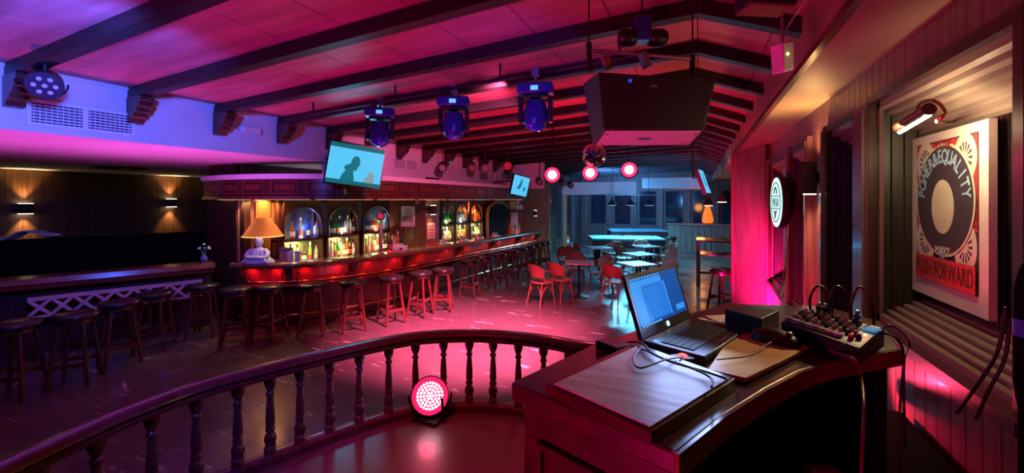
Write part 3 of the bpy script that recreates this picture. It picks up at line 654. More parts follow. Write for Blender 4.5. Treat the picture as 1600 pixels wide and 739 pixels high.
# items stored in the open front of the desk
def deskpt(px,py,H): p = G(px,py,H); return p
t = thing('beige_speaker_box', 'tall beige rounded box standing inside the open desk front', 'box', tuple(Pz(1286,680,1.28)), TH)
t.location.z = 1.006
m = MB(); m.bx(-.055,.055,-.03,.03,0,.27); m.build('case', mat('beige_case',(.30,.25,.17),.6), t, bevel=.02)
m = MB(); m.lathe([(.035,0),(.035,.004)],16,Matrix.Translation((0,-.03,.19))@Matrix.Rotation(PI/2,4,'X')); m.build('front_grille', mat('beige_grille',(.2,.17,.12),.7), t)
t = thing('violet_cloth', 'crumpled violet cloth lying inside the desk in front of the beige box', 'cloth', tuple(Pz(1285,700,1.15)), .3); t.location.z = 1.024
m = MB(); random.seed(2)
m.grid(lambda a,b: Vector(((a-.5)*.14,(b-.5)*.10,.045*math.exp(-((a-.5)**2+(b-.5)**2)*6)+.012*math.sin(a*17+b*5)+.01)),12,10,(0,0,-.004)); m.build('folds', mat('violet_fabric',(.22,.16,.45),.8), t, ang=60)
for i,(px,py,lab) in enumerate([(1335,640,'small white plug hanging inside the open desk'),(1322,712,'grey remote control lying on the desk shelf')]):
    p = Pz(px,py,1.2); m = MB(); m.box((0,0,.01),(.035 if i==0 else .09,.02,.02)); o = m.build('white_plug' if i==0 else 'remote_control', M_WHITE if i==0 else M_GREY, None, bevel=.003); o.location = (p.x,p.y,1.006); o.rotation_euler = (0,0,.5-i); tag(o, lab, 'plug' if i==0 else 'remote')
# black box added to stand for the soft shadow below the poster
t = thing('shade_box', 'black case-shaped box added for the shade under the poster window', 'case', (.84,2.05,STG))
m = MB(); m.bx(-.13,.13,-.75,.75,0,.5); m.build('body', M_VBLK, t, bevel=.01)
m = MB(); m.bx(-.14,.14,-.76,.76,.36,.385); m.build('lid_rim', M_VBLK, t, smooth=False)
for k in (-1,1):
    m = MB(); m.tube([(-.13,k*.3-.06,.2),(-.16,k*.3-.05,.2),(-.16,k*.3+.05,.2),(-.13,k*.3+.06,.2)],.008,6); m.build('handle', M_GREY, t)
# black post with blue band at the right border
p = Wl(1613,.80,500); t = thing('banded_column', 'tall dark column with a blue band near the right window edge', 'column', (p.x,p.y,STG+.001))
m = MB(); m.lathe([(.09,0),(.09,.03),(.025,.05),(.025,1.05),(.03,1.08),(.034,1.12),(.034,1.36),(.028,1.4),(.015,1.44)],16); m.build('body', M_VBLK, t, ang=50)
m = MB(); m.lathe([(.0345,1.24),(.0345,1.285)],16); m.build('band', mat('blue_label',(.06,.12,.55),.4), t)
cable([tuple(Wl(1572,.93,480)),tuple(Wl(1560,.92,545)),tuple(Wl(1535,.88,590)),tuple(Wl(1495,.86,645))], .006, 'black cable looping down across the sill of the poster window')
cable([tuple(Wl(1578,.94,500)),tuple(Wl(1570,.93,560)),tuple(Wl(1545,.9,610)),tuple(Wl(1525,.88,655))], .006, 'second black cable hanging beside it near the right window edge')

# ---- poster in its recess
PX = XR+.15; ya, yb = 2.485, 3.185; z0p, z1p = EYE-.525, EYE+.352
PO = thing('framed_poster', 'cream framed poster with arched blue lettering and a red band in the nearest window recess', 'poster', (PX,(ya+yb)/2,(z0p+z1p)/2), -PI/2)
# local: x to the right when seen from the room, z up, -y towards the room
ww, hh = yb-ya, z1p-z0p
PRm = Matrix.Rotation(PI/2,4,'X')
C_CR = mat('poster_cream',(.68,.58,.46),.7); C_RD = mat('poster_red',(.55,.035,.03),.7); C_DK = mat('poster_dark',(.045,.03,.045),.7); C_BL = mat('poster_blue',(.30,.50,.65),.7); C_TAN = mat('poster_tan',(.60,.50,.38),.7)
m = MB(); m.bx(-ww/2,ww/2,0,.028,-hh/2,hh/2); m.build('frame', mat('poster_border',(.66,.56,.5),.6), PO, smooth=False, label='cream border of the poster')
def pl_(name, poly, m_, lift, rot=None):
    m = MB(); m.prism(poly, 0, .0012, Matrix.Translation((0,-lift,0)) @ PRm); return m.build(name, m_, PO, smooth=False)
iw, ih = ww*.405, hh*.425; bt = -hh/2+hh*.10
pl_('print_ground', [(-iw,bt-.0),(iw,bt),(iw,hh/2-.045),(-iw,hh/2-.045)], C_DK, .0005)
pl_('red_sides', [(-iw+.006,bt+.15),(iw-.006,bt+.15),(iw-.006,hh/2-.052),(-iw+.006,hh/2-.052)], C_RD, .001)
EX, EZ, RX, RZ = 0, .085, iw*.92, ih*.74
ell = lambda kx,kz,ox=0,oz=0,n=48: [(ox+kx*math.cos(2*PI*i/n), oz+kz*math.sin(2*PI*i/n)) for i in range(n)]
pl_('lower_dark_field', [(-iw+.006,bt+.15),(iw-.006,bt+.15),(iw-.006,-.06),(.0,-.02),(-iw+.006,-.06)], C_DK, .0022)
for sx in (-1,1):                       # plain round rosettes in the corners
    for (oz,rr) in ((hh/2-.155,.118),(-.135,.125)):
        ox = sx*(iw-.10); rx = .094
        pl_('corner_disc', ell(rx,rr,ox,oz,32), C_CR, .003)
        m = MB()
        for k in range(14):
            a = 2*PI*k/14
            for (r0,r1,wd_) in ((.03,.075,.10),):
                q=[(ox+.8*r0*math.cos(a-.04),oz+r0*math.sin(a-.04)),(ox+.8*r1*math.cos(a-wd_),oz+r1*math.sin(a-wd_)),(ox+.8*r1*math.cos(a+wd_),oz+r1*math.sin(a+wd_)),(ox+.8*r0*math.cos(a+.04),oz+r0*math.sin(a+.04))]
                m.prism(q,0,.001,Matrix.Translation((0,-.0045,0)) @ PRm)
        m.build('petals', C_DK, PO, smooth=False)
pl_('oval_rim', ell(RX+.012,RZ+.014,0,EZ), C_CR, .006)
pl_('oval_field', ell(RX,RZ,0,EZ), C_DK, .0075)
pl_('pale_oval', ell(RX*.40,RZ*.50,0,EZ-.035), C_TAN, .009)
# lettering set round the oval
m = MB(); tx = 'POWER&EQUALITY'; n_ = len(tx)
for k,ch in enumerate(tx):
    a = math.radians(172 - k*(164/(n_-1))); kx,kz = RX*.80, RZ*.80
    x_,z_ = kx*math.cos(a), EZ+kz*math.sin(a); ang = math.atan2(kz*math.cos(a), -kx*math.sin(a)) + PI
    text_mesh(ch, .098, Matrix.Translation((x_,-.0105,z_)) @ PRm @ Matrix.Rotation(ang,4,'Z'), m, .0006, .74, bold=.0015)
m.build('arched_lettering', C_BL, PO, smooth=False)
m = MB(); text_mesh('TO THE', .055, Matrix.Translation((0,-.0085,hh/2-.075)) @ PRm, m, .0006, .8, bold=.001); m.build('top_lettering', mat('poster_dark_red',(.2,.01,.01),.7), PO, smooth=False)
pl_('star', [((.030 if i%2==0 else .012)*math.sin(PI*i/5), -.19+(.036 if i%2==0 else .014)*math.cos(PI*i/5)) for i in range(10)], C_BL, .0095)
m = MB(); text_mesh('MAXY', .058, Matrix.Translation((0,-.0095,bt+.175)) @ PRm, m, .0006, .9, bold=.001); m.build('name_lettering', C_CR, PO, smooth=False)
pl_('red_band', [(-iw+.006,bt+.006),(iw-.006,bt+.006),(iw-.006,bt+.135),(-iw+.006,bt+.135)], C_RD, .0095)
m = MB(); text_mesh('PUSH FORWARD', .125, Matrix.Translation((0,-.0125,bt+.068)) @ PRm, m, .0006, .60, bold=.001, fit=iw*1.86); m.build('band_lettering', mat('poster_maroon',(.10,.012,.016),.7), PO, smooth=False)
for sx in (-1,1):
    m = MB(); text_mesh('PEOPLE' if sx==1 else 'POWER', .05, Matrix.Translation((sx*(iw-.022),-.0035,.02)) @ PRm @ Matrix.Rotation(-PI/2*sx,4,'Z'), m, .0006, .8); m.build('side_lettering', mat('poster_maroon2',(.2,.012,.016),.7), PO, smooth=False)
# picture lamp
cpos = Wl(1432,XR-.02,185)
PLm = thing('picture_lamp', 'brass picture lamp with a lit tube reaching out above the poster', 'lamp', (0,0,0))
h0 = Pz(1405,199,2.02); h1 = Pz(1452,170,1.78)
m = MB(); m.tube([h0,h1],.027,12); m.build('shade', mat('lamp_shade_dark',(.12,.05,.04),.35,metal=.6), PLm)
dn = Vector((0,0,-.022)); m = MB(); 
for k in range(6):
    a = h0.lerp(h1,(k+.12)/6); b = h0.lerp(h1,(k+.88)/6); m.tube([a+dn,b+dn],.012,8)
m.build('lit_tube', emit('lamp_tube',(1,.93,.75),14), PLm)
arm = [h1+Vector((0,0,.02)),Pz(1447,158,1.78),Pz(1452,172,1.75),Pz(1458,188,1.74),Pz(1480,192,1.85)]; arm[-1] = Wl(1492,XR+.2,190)
m = MB(); m.tube(smooth_path([h0.lerp(h1,.6)+Vector((0,0,.02)),h0.lerp(h1,.75)+Vector((0,0,.05)),h1+Vector((.02,0,.03)),h1+Vector((.05,-.0,-.02)),Pz(1465,190,1.8),arm[-1]],6),.008,8); m.build('arm', M_BRASS, PLm)
mid = h0.lerp(h1,.5); lamp('AREA', mid+Vector((.01,0,-.03)), (1,.8,.42), 3, (PX+.1,(ya+yb)/2-.1,EYE+.2), .25, size_y=.04, name='picture_lamp_light')
lamp('POINT', mid+Vector((.03,0,-.06)), (1,.76,.40), 8, size=.03, name='picture_lamp_glow')

lamp('SPOT', mid+Vector((-.04,-.02,-.04)), (1,.72,.36), 30, tuple(G(1250,560,DH)), .03, 75, .8, name='picture_lamp_spill')
# ---- wall sconces on the right wall
def sconce(px, py, X, label, h=.28, r=.055, warm=4, plane='X', yy=None, down=True, group='cylinder wall lights', cone=110):
    p = Wl(px,X-.10*(1 if X>0 else -1),py) 
    t = thing('wall_light', label, 'wall light', tuple(p),0,group)
    m = MB(); m.lathe([(r,-h/2),(r*1.02,-h/2+.01),(r,-h*.1),(r*1.08,-h*.08),(r*1.08,h*.08),(r,h*.1),(r,h/2)],18); m.build('tube', M_BLKM, t, ang=40)
    sg = 1 if X>0 else -1
    m = MB(); m.bx(0.03*sg,.12*sg,-.02,.02,-.05,.05); m.build('bracket', M_BLKM, t, smooth=False)
    for k in ((-1,1) if p.z < EYE+.1 else (-1,)):
        m = MB(); m.lathe([(r*.9,k*(h/2+.001)),(r*.9,k*(h/2+.006))],16); m.build('bulb_disc', emit('warm_bulb',(1,.8,.5),10), t)
    for k in (-1,1):
        lamp('SPOT', Vector(p)+Vector((0.02*sg,0,k*(h/2+.03))), (1,.55,.2), warm*3.2, Vector(p)+Vector((.025*sg,0,k*2)), .03, cone, .8, name='wall_light_beam')
    return t
sconce(1265,278,XR,'black cylinder wall light with an orange glow between the right hand windows', warm=13, cone=155)
sconce(40,326,-12.5,'left wall light glowing orange on the dark far left wall', h=.2, r=.12, warm=34, cone=78)
sconce(268,317,-12.5,'right wall light glowing orange on the far left wall near the dark pier', h=.2, r=.12, warm=34, cone=78)

# ---- round light sign
p = Wl(1213,XR-.14,316)
t = thing('round_light_sign', 'round glowing mint white sign with dark emblem lines on the right wall', 'sign', tuple(p), -PI/2+.05)
M_SIGN = emit('mint_sign', (.55,1,.9), 1.6)
m = MB(); m.lathe([(.30,0),(.31,.01),(.31,.06),(.30,.07)],36,PRm@Matrix.Translation((0,0,-.072))); m.build('drum', M_BLK, t, ang=40)
m = MB(); m.lathe([(.295,0),(.295,.006)],36,PRm@Matrix.Translation((0,0,.0))); m.build('lit_face', M_SIGN, t)
m = MB(); 
for k in (.24,.225): pass
ring = [( .235*math.cos(2*PI*i/40), -.0065, .235*math.sin(2*PI*i/40)) for i in range(40)]
m.tube(ring,.007,6,closed=True)
for zz in (-.075,.075): m.bx(-.22,.22,-.012,-.007,zz-.006,zz+.006)
for xx,za,zb2 in [(-.13,-.055,.055),(-.04,-.055,.055),(.04,-.055,.055),(.13,-.055,.055)]: m.bx(xx-.012,xx+.012,-.012,-.007,za,zb2)
m.add([(-.13,-.009,.045),(-.11,-.009,.055),(-.03,-.009,-.045),(-.05,-.009,-.055)],[(0,1,2,3)]); m.add([(.13,-.009,.045),(.11,-.009,.055),(.05,-.009,-.055),(.07,-.009,-.055)],[(0,1,2,3)])
m.tube([(-.07,-.01,.1),(-.05,-.01,.15),(0,-.01,.18),(.05,-.01,.15),(.07,-.01,.1)],.008,6)
m.tube([(-.07,-.01,-.1),(-.03,-.01,-.12),(0,-.01,-.19),(.03,-.01,-.12),(.07,-.01,-.1)],.008,6)
m.build('emblem_lines', mat('sign_dark',(.01,.06,.05),.5), t)
lamp('POINT', p+Vector((-.12,0,0)), (.4,1,.9), 1.2, size=.15, name='sign_glow')

cable([tuple(Vector((XS-.03,1.66,SOF+.06))),(XS+.1,1.55,SOF-.03),(XR-.05,1.5,SOF-.09),(XR-.03,1.36,SOF-.12),(XR-.03,1.1,SOF-.07)], .006, 'black cable draped across the soffit at the top right')
# ================================================================ BAR
CPATH = smooth_path([(-6.82,4.22),(-6.4,4.36),(-6.0,4.58),(-5.72,4.92),(-5.47,5.4),(-5.28,5.95),(-5.15,6.6),(-5.06,7.6),(-4.98,8.7),(-4.87,10),(-4.74,11.6),(-4.64,12.8)],5)
LCP = path_len(CPATH)
BC = thing('bar_counter', 'long curved mahogany bar counter glowing red under its edge', 'bar counter', (0,0,0))
m = MB(); m.sweep(CPATH, [(.03,1.0),(.6,1.0),(.6,1.06),(.03,1.07)]); m.build('counter_top', M_TOP, BC, ang=30)
m = MB(); m.sweep(CPATH, [(.0,1.015),(.02,.995),(.07,.995),(.09,1.02),(.08,1.085),(.05,1.095),(.015,1.085),(-.005,1.05)]); m.build('bullnose_edge', M_TOP, BC, ang=60)
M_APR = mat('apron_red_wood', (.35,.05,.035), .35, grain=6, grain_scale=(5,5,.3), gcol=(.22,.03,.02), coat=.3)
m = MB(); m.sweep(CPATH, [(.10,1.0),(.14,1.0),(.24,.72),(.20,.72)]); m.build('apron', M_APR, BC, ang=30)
m = MB(); m.sweep(CPATH, [(.14,.72),(.34,.72),(.34,.68),(.15,.68),(.13,.70)]); m.build('trim_ledge', M_MAHO, BC, ang=30)
m = MB(); m.sweep(CPATH, [(.32,.06),(.36,.06),(.36,.70),(.32,.70)]); LF = m.build('lower_face', M_MAHD, BC, ang=30)
m = MB(); m.sweep(CPATH, [(.28,0.001),(.4,0.001),(.4,.08),(.28,.08)]); m.build('plinth', M_MAHD, BC, ang=30)
m = MB(); m.sweep(CPATH, [(.56,0.001),(.6,0.001),(.6,1.0),(.56,1.0)]); m.build('rear_panel', M_MAHD, BC, ang=30)
def offp(s, o, z): p,d = path_at(CPATH,LCP,s); q = p+Vector((-d.y,d.x))*o; return Vector((q.x,q.y,z))
for zz,oo,mm,nm in ((.77,.13,M_BRASS,'hand_rail'),(.24,.08,M_BRASS,'foot_rail')):
    m = MB(); n_ = 60; m.tube([offp(.1+(LCP[-1]-.2)*i/n_,oo,zz) for i in range(n_+1)], .016 if zz>.5 else .022, 8); m.build(nm, mm, BC)
csv = [(LCP[-1]*i/600, pxof(path_at(CPATH,LCP,LCP[-1]*i/600)[0])) for i in range(601)]
def s_at(px): return min(csv, key=lambda t: abs(t[1]-px))[0]
brk = [s_at(p) for p in (449,555,641,722,775,815)]
bp = [(.0,1.0),(.02,.94),(.05,.90),(.12,.84),(.16,.76),(.17,.68),(.23,.60),(.34,.56),(.34,1.0)]
for s in [.12]+brk+[LCP[-1]-.1]:
    m = MB(); vs = [offp(s-.055,o,z) for o,z in bp]+[offp(s+.055,o,z) for o,z in bp]; k = len(bp)
    m.add(vs,[tuple(range(k)),tuple(range(2*k-1,k-1,-1))]+[(i,(i+1)%k,k+(i+1)%k,k+i) for i in range(k)]); m.build('bracket', M_MAHD, BC, smooth=False)
    m = MB(); a = offp(s,.27,.3); b,dd = path_at(CPATH,LCP,s); m.box((a.x,a.y,.32),(.1,.05,.5),rz=math.atan2(dd.y,dd.x)); m.build('post', M_MAHD, BC, smooth=False)
cuts = [.12]+brk+[LCP[-1]-.1]
LEDS = emit('red_led_strip', (1,.03,.04), 2.0)
for a,b in zip(cuts,cuts[1:]):
    for f_ in (.16,.84):
        s = a+(b-a)*f_; m = MB(); m.cyl(offp(s,.12,.93),offp(s,.13,.77),.008); m.ball(offp(s,.115,.93),.014,8,6); m.ball(offp(s,.12,.77),.02,8,6); m.build('rail_post', M_BRASS, BC)
    n_ = 4
    m = MB(); m.tube([offp(a+.07+(b-a-.14)*i/n_,.095,.992) for i in range(n_+1)], .005, 6); m.build('light_strip', LEDS, BC)
    for i in range(2):
        s = a+(b-a)*(.25+.5*i); lamp('AREA', offp(s,.07,.98), (1,.02,.03), LEDP, offp(s,.17,.80), .03, size_y=(b-a)*.45, name='bar_led_light')
for s in (.9,2.0,3.1,4.2,5.4,6.6,7.8,9.0):
    q,dd = path_at(CAN,LC,s); n_ = Vector((-dd.y,dd.x)); c = q+n_*.22; m = MB(); m.lathe([(.035,CB_-.012),(.04,CB_)],12,Matrix.Translation((c.x,c.y,0))); m.build('downlight_disc', emit('canopy_bulb',(1,.85,.55),5), CA)
    lamp('SPOT',(c.x,c.y,CB_-.03),(1,.78,.45),CANP*(3.2 if s<2.5 else 1),(c.x,c.y,0),.04,100,.7,name='canopy_light')
for a,b in zip([.3]+[.3+k*1.1 for k in range(1,9)],[.3+k*1.1-.08 for k in range(1,10)]):
    pts_ = []
    for k in range(5): q,dd = path_at(CAN,LC,a+(b-a)*k/4); q = q+Vector((-dd.y,dd.x))*.10; pts_.append((q.x,q.y,CB_-.014))
    m = MB(); m.tube(pts_,.007,6); m.build('light_strip', emit('warm_strip',(1,.72,.40),5), CA)
# left counter
SC = [(-8.75,.5),(-8.35,1.3),(-8.0,2.15),(-7.55,3.2),(-7.14,4.2)]
BS = thing('side_counter', 'dark wooden counter running from the left border to the pier', 'counter', (0,0,0))
P_ = smooth_path(SC,4)
m = MB(); m.sweep(P_, [(0,1.0),(.5,1.0),(.5,1.06),(.02,1.07)]); m.build('counter_top', M_TOP, BS, ang=30)
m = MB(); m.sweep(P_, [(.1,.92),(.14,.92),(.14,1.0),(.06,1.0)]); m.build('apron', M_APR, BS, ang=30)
m = MB(); m.sweep(P_, [(.34,0.001),(.38,0.001),(.38,1.0),(.34,1.0)]); m.build('lower_face', M_MAHD, BS, ang=30)
# pale fretwork band hung under the counter
FW = [G(28,474,.62),G(120,461,.62),G(225,446,.62),G(330,434,.62)]
F0 = Vector((-7.88,2.35)); F1 = Vector((-7.22,4.05)); dF = (F1-F0).normalized(); LF_ = (F1-F0).length; nF = Vector((-dF.y,dF.x))
FT = thing('fretwork_panel', 'pale lattice fretwork panel of a table behind the dark stools on the left', 'fretwork', (F0.x,F0.y,.0), math.atan2(dF.y,dF.x))
M_FRET = mat('pale_fretwork', (.50,.33,.34), .6)
m = MB(); m.bx(0,LF_,-.0,.04,.78,.83); m.build('top_rail', M_FRET, FT, smooth=False)
m = MB(); m.bx(0,LF_,0,.03,.56,.585); m.build('bottom_rail', M_FRET, FT, smooth=False)
n_ = 9
for i in range(n_):
    x0 = LF_*i/n_; x1 = LF_*(i+1)/n_
    for (a,b) in (((x0,.58),(x1,.79)),((x0,.79),(x1,.58))):
        if i%2==0 and a[1]>.7 and i>4: continue
        m = MB(); m.tube([(a[0],.015,a[1]),((a[0]+b[0])/2,.015,(a[1]+b[1])/2),(b[0],.015,b[1])],[.018,.026,.018],6); m.build('lattice_bar', M_FRET, FT)
for x in (.02,LF_*.5,LF_-.06):
    m = MB(); m.bx(x,x+.05,0,.04,0.001,.56); m.build('leg', M_MAHD, FT, smooth=False)

# ---- stools
def mk_stool(label):
    t = thing('bar_stool', label, 'stool', (0,0,0), 0, 'bar stools')
    m = MB(); m.lathe([(.17,.735),(.205,.74),(.215,.765),(.205,.795),(.15,.812),(.0001,.815)],24); m.build('seat', M_LEATH, t, ang=60)
    m = MB(); m.lathe([(.16,.69),(.175,.70),(.175,.736),(.16,.737)],20); m.build('apron', M_STW, t, ang=40)
    k = 0
    for sx in (-1,1):
        for sy in (-1,1):
            a = Vector((sx*.10,sy*.10,.70)); b = Vector((sx*.175,sy*.175,0.001)); q = [a.lerp(b,u) for u in (0,.12,.2,.26,.34,.5,.62,.68,.74,.86,1)]
            m = MB(); m.tube(q,[.022,.022,.018,.025,.019,.024,.022,.017,.025,.022,.019],8); m.build('leg', M_STW, t)
    for ax in (0,1):
        for sg in (-1,1):
            zz = .24 if ax==0 else .30; f_ = .10+.075*(.7-zz)/.7
            m = MB(); c = (0,sg*f_,zz) if ax==0 else (sg*f_,0,zz); dms = (2*f_,.022,.045) if ax==0 else (.022,2*f_,.045)
            m.box(c,dms); m.build('stretcher', M_STW, t, smooth=False)
    return t
SPX = [(24,503),(118,489),(187,470),(243,456),(318,444),(368,450),(422,446),(487,443),(551,438),(611,431),(657,424),(692,419),(734,406),(757,401),(778,396),(797,391),(812,387),(824,384),(834,381.5),(843,379),(851,377)]
slab = ['outermost at the left border, in deep shadow','second from the left border, in deep shadow','third from the left border, before the fretwork','with a light seat rim, before the fretwork end',
 'beside the pier, fifth from the left','left of the pair with glinting seats below the lamp','right of the pair with glinting seats below the lamp','standing alone before the second bar panel','with blue light on its apron, before the third bar panel','just left of the bright magenta stool','lit bright magenta, nearest the lens glow',
 'directly right of the bright magenta stool','first of the receding row, thirteenth from the left','second of the receding row','third of the receding row','fourth of the receding row','fifth of the receding row','sixth of the receding row, tinted blue','seventh of the receding row, tinted blue','eighth of the receding row, tinted blue','last of the receding row at the bar end']
st = None; random.seed(11)
for i,(px,py) in enumerate(SPX):
    p = G(px,py,.80); lab = 'black seated bar stool ' + slab[i]; rz = random.uniform(0,1.5)
    if st is None: st = mk_stool(lab); st.location = (p.x,p.y,0); st.rotation_euler = (0,0,rz)
    else: dup(st,(p.x,p.y,0),rz,lab)

# ---- back bar bays with bottles
XF = -6.72
def Dp(px, X=XF): return Wl(px,X).y
bays = [('L',440,505),('L',510,561),('L',566,611),('R',689,709),('R',711,732),('R',734,754)]
M_FRAME = mat('arch_wood', (.085,.032,.018), .35, grain=5, gcol=(.05,.018,.01), coat=.3)
UC = [((.95,.80,.5),(.10,.16,1)),((.85,.95,.6),None),((1,.9,.6),(.2,.5,1)),((.5,1,.5),None),((.7,.95,1),None),((1,.22,.05),None)]
glass = {}
def gmat(n, c, tr=.55): return mat('glass_'+n, c, .08, trans=tr)
GC = {'green':(.04,.35,.07),'dark green':(.015,.12,.03),'clear':(.75,.8,.75),'amber':(.6,.25,.04),'orange red':(.75,.10,.02),'yellow':(.75,.6,.08),'blue':(.03,.10,.6),'violet':(.2,.04,.35),'white':(.7,.7,.65),'brown':(.12,.04,.015),'lime':(.35,.7,.08)}
shapes = [[(.033,0),(.036,.01),(.036,.15),(.030,.18),(.013,.20),(.012,.26),(.014,.27)],[(.038,0),(.04,.01),(.04,.13),(.034,.155),(.014,.18),(.013,.23),(.015,.24)],[(.030,0),(.032,.01),(.032,.17),(.022,.20),(.013,.23),(.013,.28),(.015,.29)]]
bm_cache = {}
def bottle(x, y, z, shp, colr, label, group):
    key = (shp,colr)
    if key not in bm_cache:
        t = thing('bottle', label, 'bottle', (x,y,z), 0, group); t.scale = (1.12,1.12,1.28)
        pr_ = shapes[shp]; m = MB(); m.lathe(pr_,10); m.build('glass', gmat(colr.replace(' ','_'), GC[colr], .25 if colr in('white',) else .5), t, ang=60)
        h = pr_[-1][1]; m = MB(); m.lathe([(.015,h-.03),(.016,h-.02),(.016,h+.012),(.012,h+.014)],8); m.build('cap', [M_BLK,M_BRASS,M_WHITE][shp], t)
        m = MB(); r = pr_[2][0]; m.lathe([(r*1.0+.001,.04),(r+.001,.11)],10); m.build('paper_label', [M_PAPER,mat('label_red',(.5,.06,.04),.7),mat('label_cream',(.6,.5,.3),.7)][len(bm_cache)%3], t)
        bm_cache[key] = t; return t
    return dup(bm_cache[key],(x,y,z),0,label,group)
sets = [(['clear','amber','clear','blue','clear'],['dark green','clear','clear','brown','lime','clear']),
        (['clear','dark green','green','green','dark green','violet','clear','clear','white','brown'],['clear','white','lime','green','clear','amber','orange red','brown','clear']),
        (['clear','blue','blue','orange red','orange red','orange red','lime','lime','clear','white'],['clear','lime','white','amber','clear','orange red','dark green','brown','brown']),
        (['yellow','dark green','green','green','green','green','dark green'],['clear','blue','clear','clear','clear','lime','clear']),
        (['clear','white','clear','clear','clear','white','clear'],['lime','lime','yellow','lime','violet','lime','yellow']),
        (['yellow','amber','yellow','yellow','amber','yellow'],['yellow','clear','dark green','clear','yellow','green'])]
dcache = None
for bi,(sd,pa,pb) in enumerate(bays):
    y0,y1 = Dp(pa),Dp(pb); W_ = y1-y0; yc = (y0+y1)/2
    lab = ['lit arched shelf bay beside the lamp, widest and most open','second arched shelf bay full of green bottles','third arched shelf bay with orange bottles at the pier','first arched shelf bay right of the pier with green bottles','middle arched shelf bay right of the pier with clear bottles','arched shelf bay glowing orange left of the arched doorway'][bi]
    t = thing('arched_shelf', lab, 'shelf', (XF,yc,0), 0, 'arched back bar bays')
    o = .045; rr = W_/2-o; zs = 1.62 if rr>.33 else 1.72; zt = 2.06
    # arched face: strip between opening outline and outer rectangle
    op = [(-rr,1.41),( -rr,zs)]+[(-rr*math.cos(a), zs+min(rr,.34)*math.sin(a)) for a in [PI*k/14 for k in range(1,14)]]+[(rr,zs),(rr,1.41)]
    ou = [(-W_/2,1.41),(-W_/2,zs)]+[(-W_/2+W_*k/14, zt+.03) for k in range(1,14)]+[(W_/2,zs),(W_/2,1.41)]
    m = MB(); k = len(op); vs = [(0,u_,v_) for u_,v_ in op]+[(0,u_,v_) for u_,v_ in ou]+[(-.04,u_,v_) for u_,v_ in op]+[(-.04,u_,v_) for u_,v_ in ou]
    fs = []
    for i in range(k-1): fs += [(i,i+1,k+i+1,k+i),(2*k+i,3*k+i,3*k+i+1,2*k+i+1),(i,2*k+i,2*k+i+1,i+1),(k+i,k+i+1,3*k+i+1,3*k+i)]
    m.add(vs,fs); m.build('arched_face', M_FRAME, t, smooth=False)
    m = MB(); m.tube([(.008,u_,v_) for u_,v_ in op],.014,8); m.build('arch_moulding', M_FRAME, t)
    m = MB(); m.bx(-.27,.015,-W_/2,W_/2,1.335,1.375); m.build('shelf_board', M_MAHO, t, smooth=False)
    m = MB(); m.bx(-.27,.0,-W_/2,W_/2,.86,.905); m.build('bottom_board', M_MAHO, t, smooth=False)
    for s_ in (-1,1):
        m = MB(); m.bx(-.27,.02,s_*(W_/2-.02)-.02,s_*(W_/2-.02)+.02,.0,1.41); m.build('side_post', M_FRAME, t, smooth=False)
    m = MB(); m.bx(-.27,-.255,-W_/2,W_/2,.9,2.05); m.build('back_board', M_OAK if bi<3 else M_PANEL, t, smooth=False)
    m = MB(); m.bx(-.27,-.01,-W_/2+.04,W_/2-.04,0.001,.86); m.build('base_cupboard', M_MAHD, t, smooth=False)
    m = MB(); m.bx(-.254,-.248,-W_/2+.05,W_/2-.05,.92,1.33); m.build('lower_mirror', mat('smoked_mirror_green',(.45,.5,.3),.25,metal=.7), t, smooth=False)
    m = MB(); m.bx(-.254,-.248,-W_/2+.05,W_/2-.05,1.38,2.03); m.build('upper_mirror', mat('smoked_mirror_dark',(.06,.065,.05),.3) if bi!=5 else mat('orange_glow_backing',(.5,.12,.03),.6), t, smooth=False)  # last bay has its orange glow put into the backing colour
    up, lo = sets[bi]
    for lvl,(seq,zz) in enumerate(((up,1.377),(lo,.907))):
        n_ = len(seq); sp = (W_-.2)/max(1,n_-1)
        for j,cn in enumerate(seq):
            if bi==0 and lvl==0 and j in (0,): continue
            yy = yc-(W_-.2)/2+sp*j
            if W_/n_ < .072 and j%2: xx = XF-.15
            else: xx = XF-.075
            lb = f"{cn} bottle, {ORD[j]} from the left on the {'upper' if lvl==0 else 'lower'} shelf of the {ORD[bi]} arched bay"
            bottle(xx,yy,zz,(j+bi+lvl)%3,cn,lb,f"bottles on the {'upper' if lvl==0 else 'lower'} shelf of the {ORD[bi]} bay")
    c1,c2 = UC[bi]
    pw = BARP*W_/.8
    lamp('AREA',(XF-.10,yc,1.325),(1,.85,.40),pw*1.5,(XF-.14,yc,.9),.08,size_y=W_*.8,name='shelf_light')
    lamp('AREA',(XF-.06,yc,1.385),c1,pw*.35,(XF-.2,yc,1.9),.05,size_y=W_*.8,name='shelf_light')
    if c2: lamp('POINT',(XF-.12,yc+W_*.3,1.55),c2,pw*.8,size=.03,name='shelf_light')
    if bi==5: lamp('POINT',(XF-.12,yc,1.75),c1,pw*1.5,size=.04,name='shelf_light')
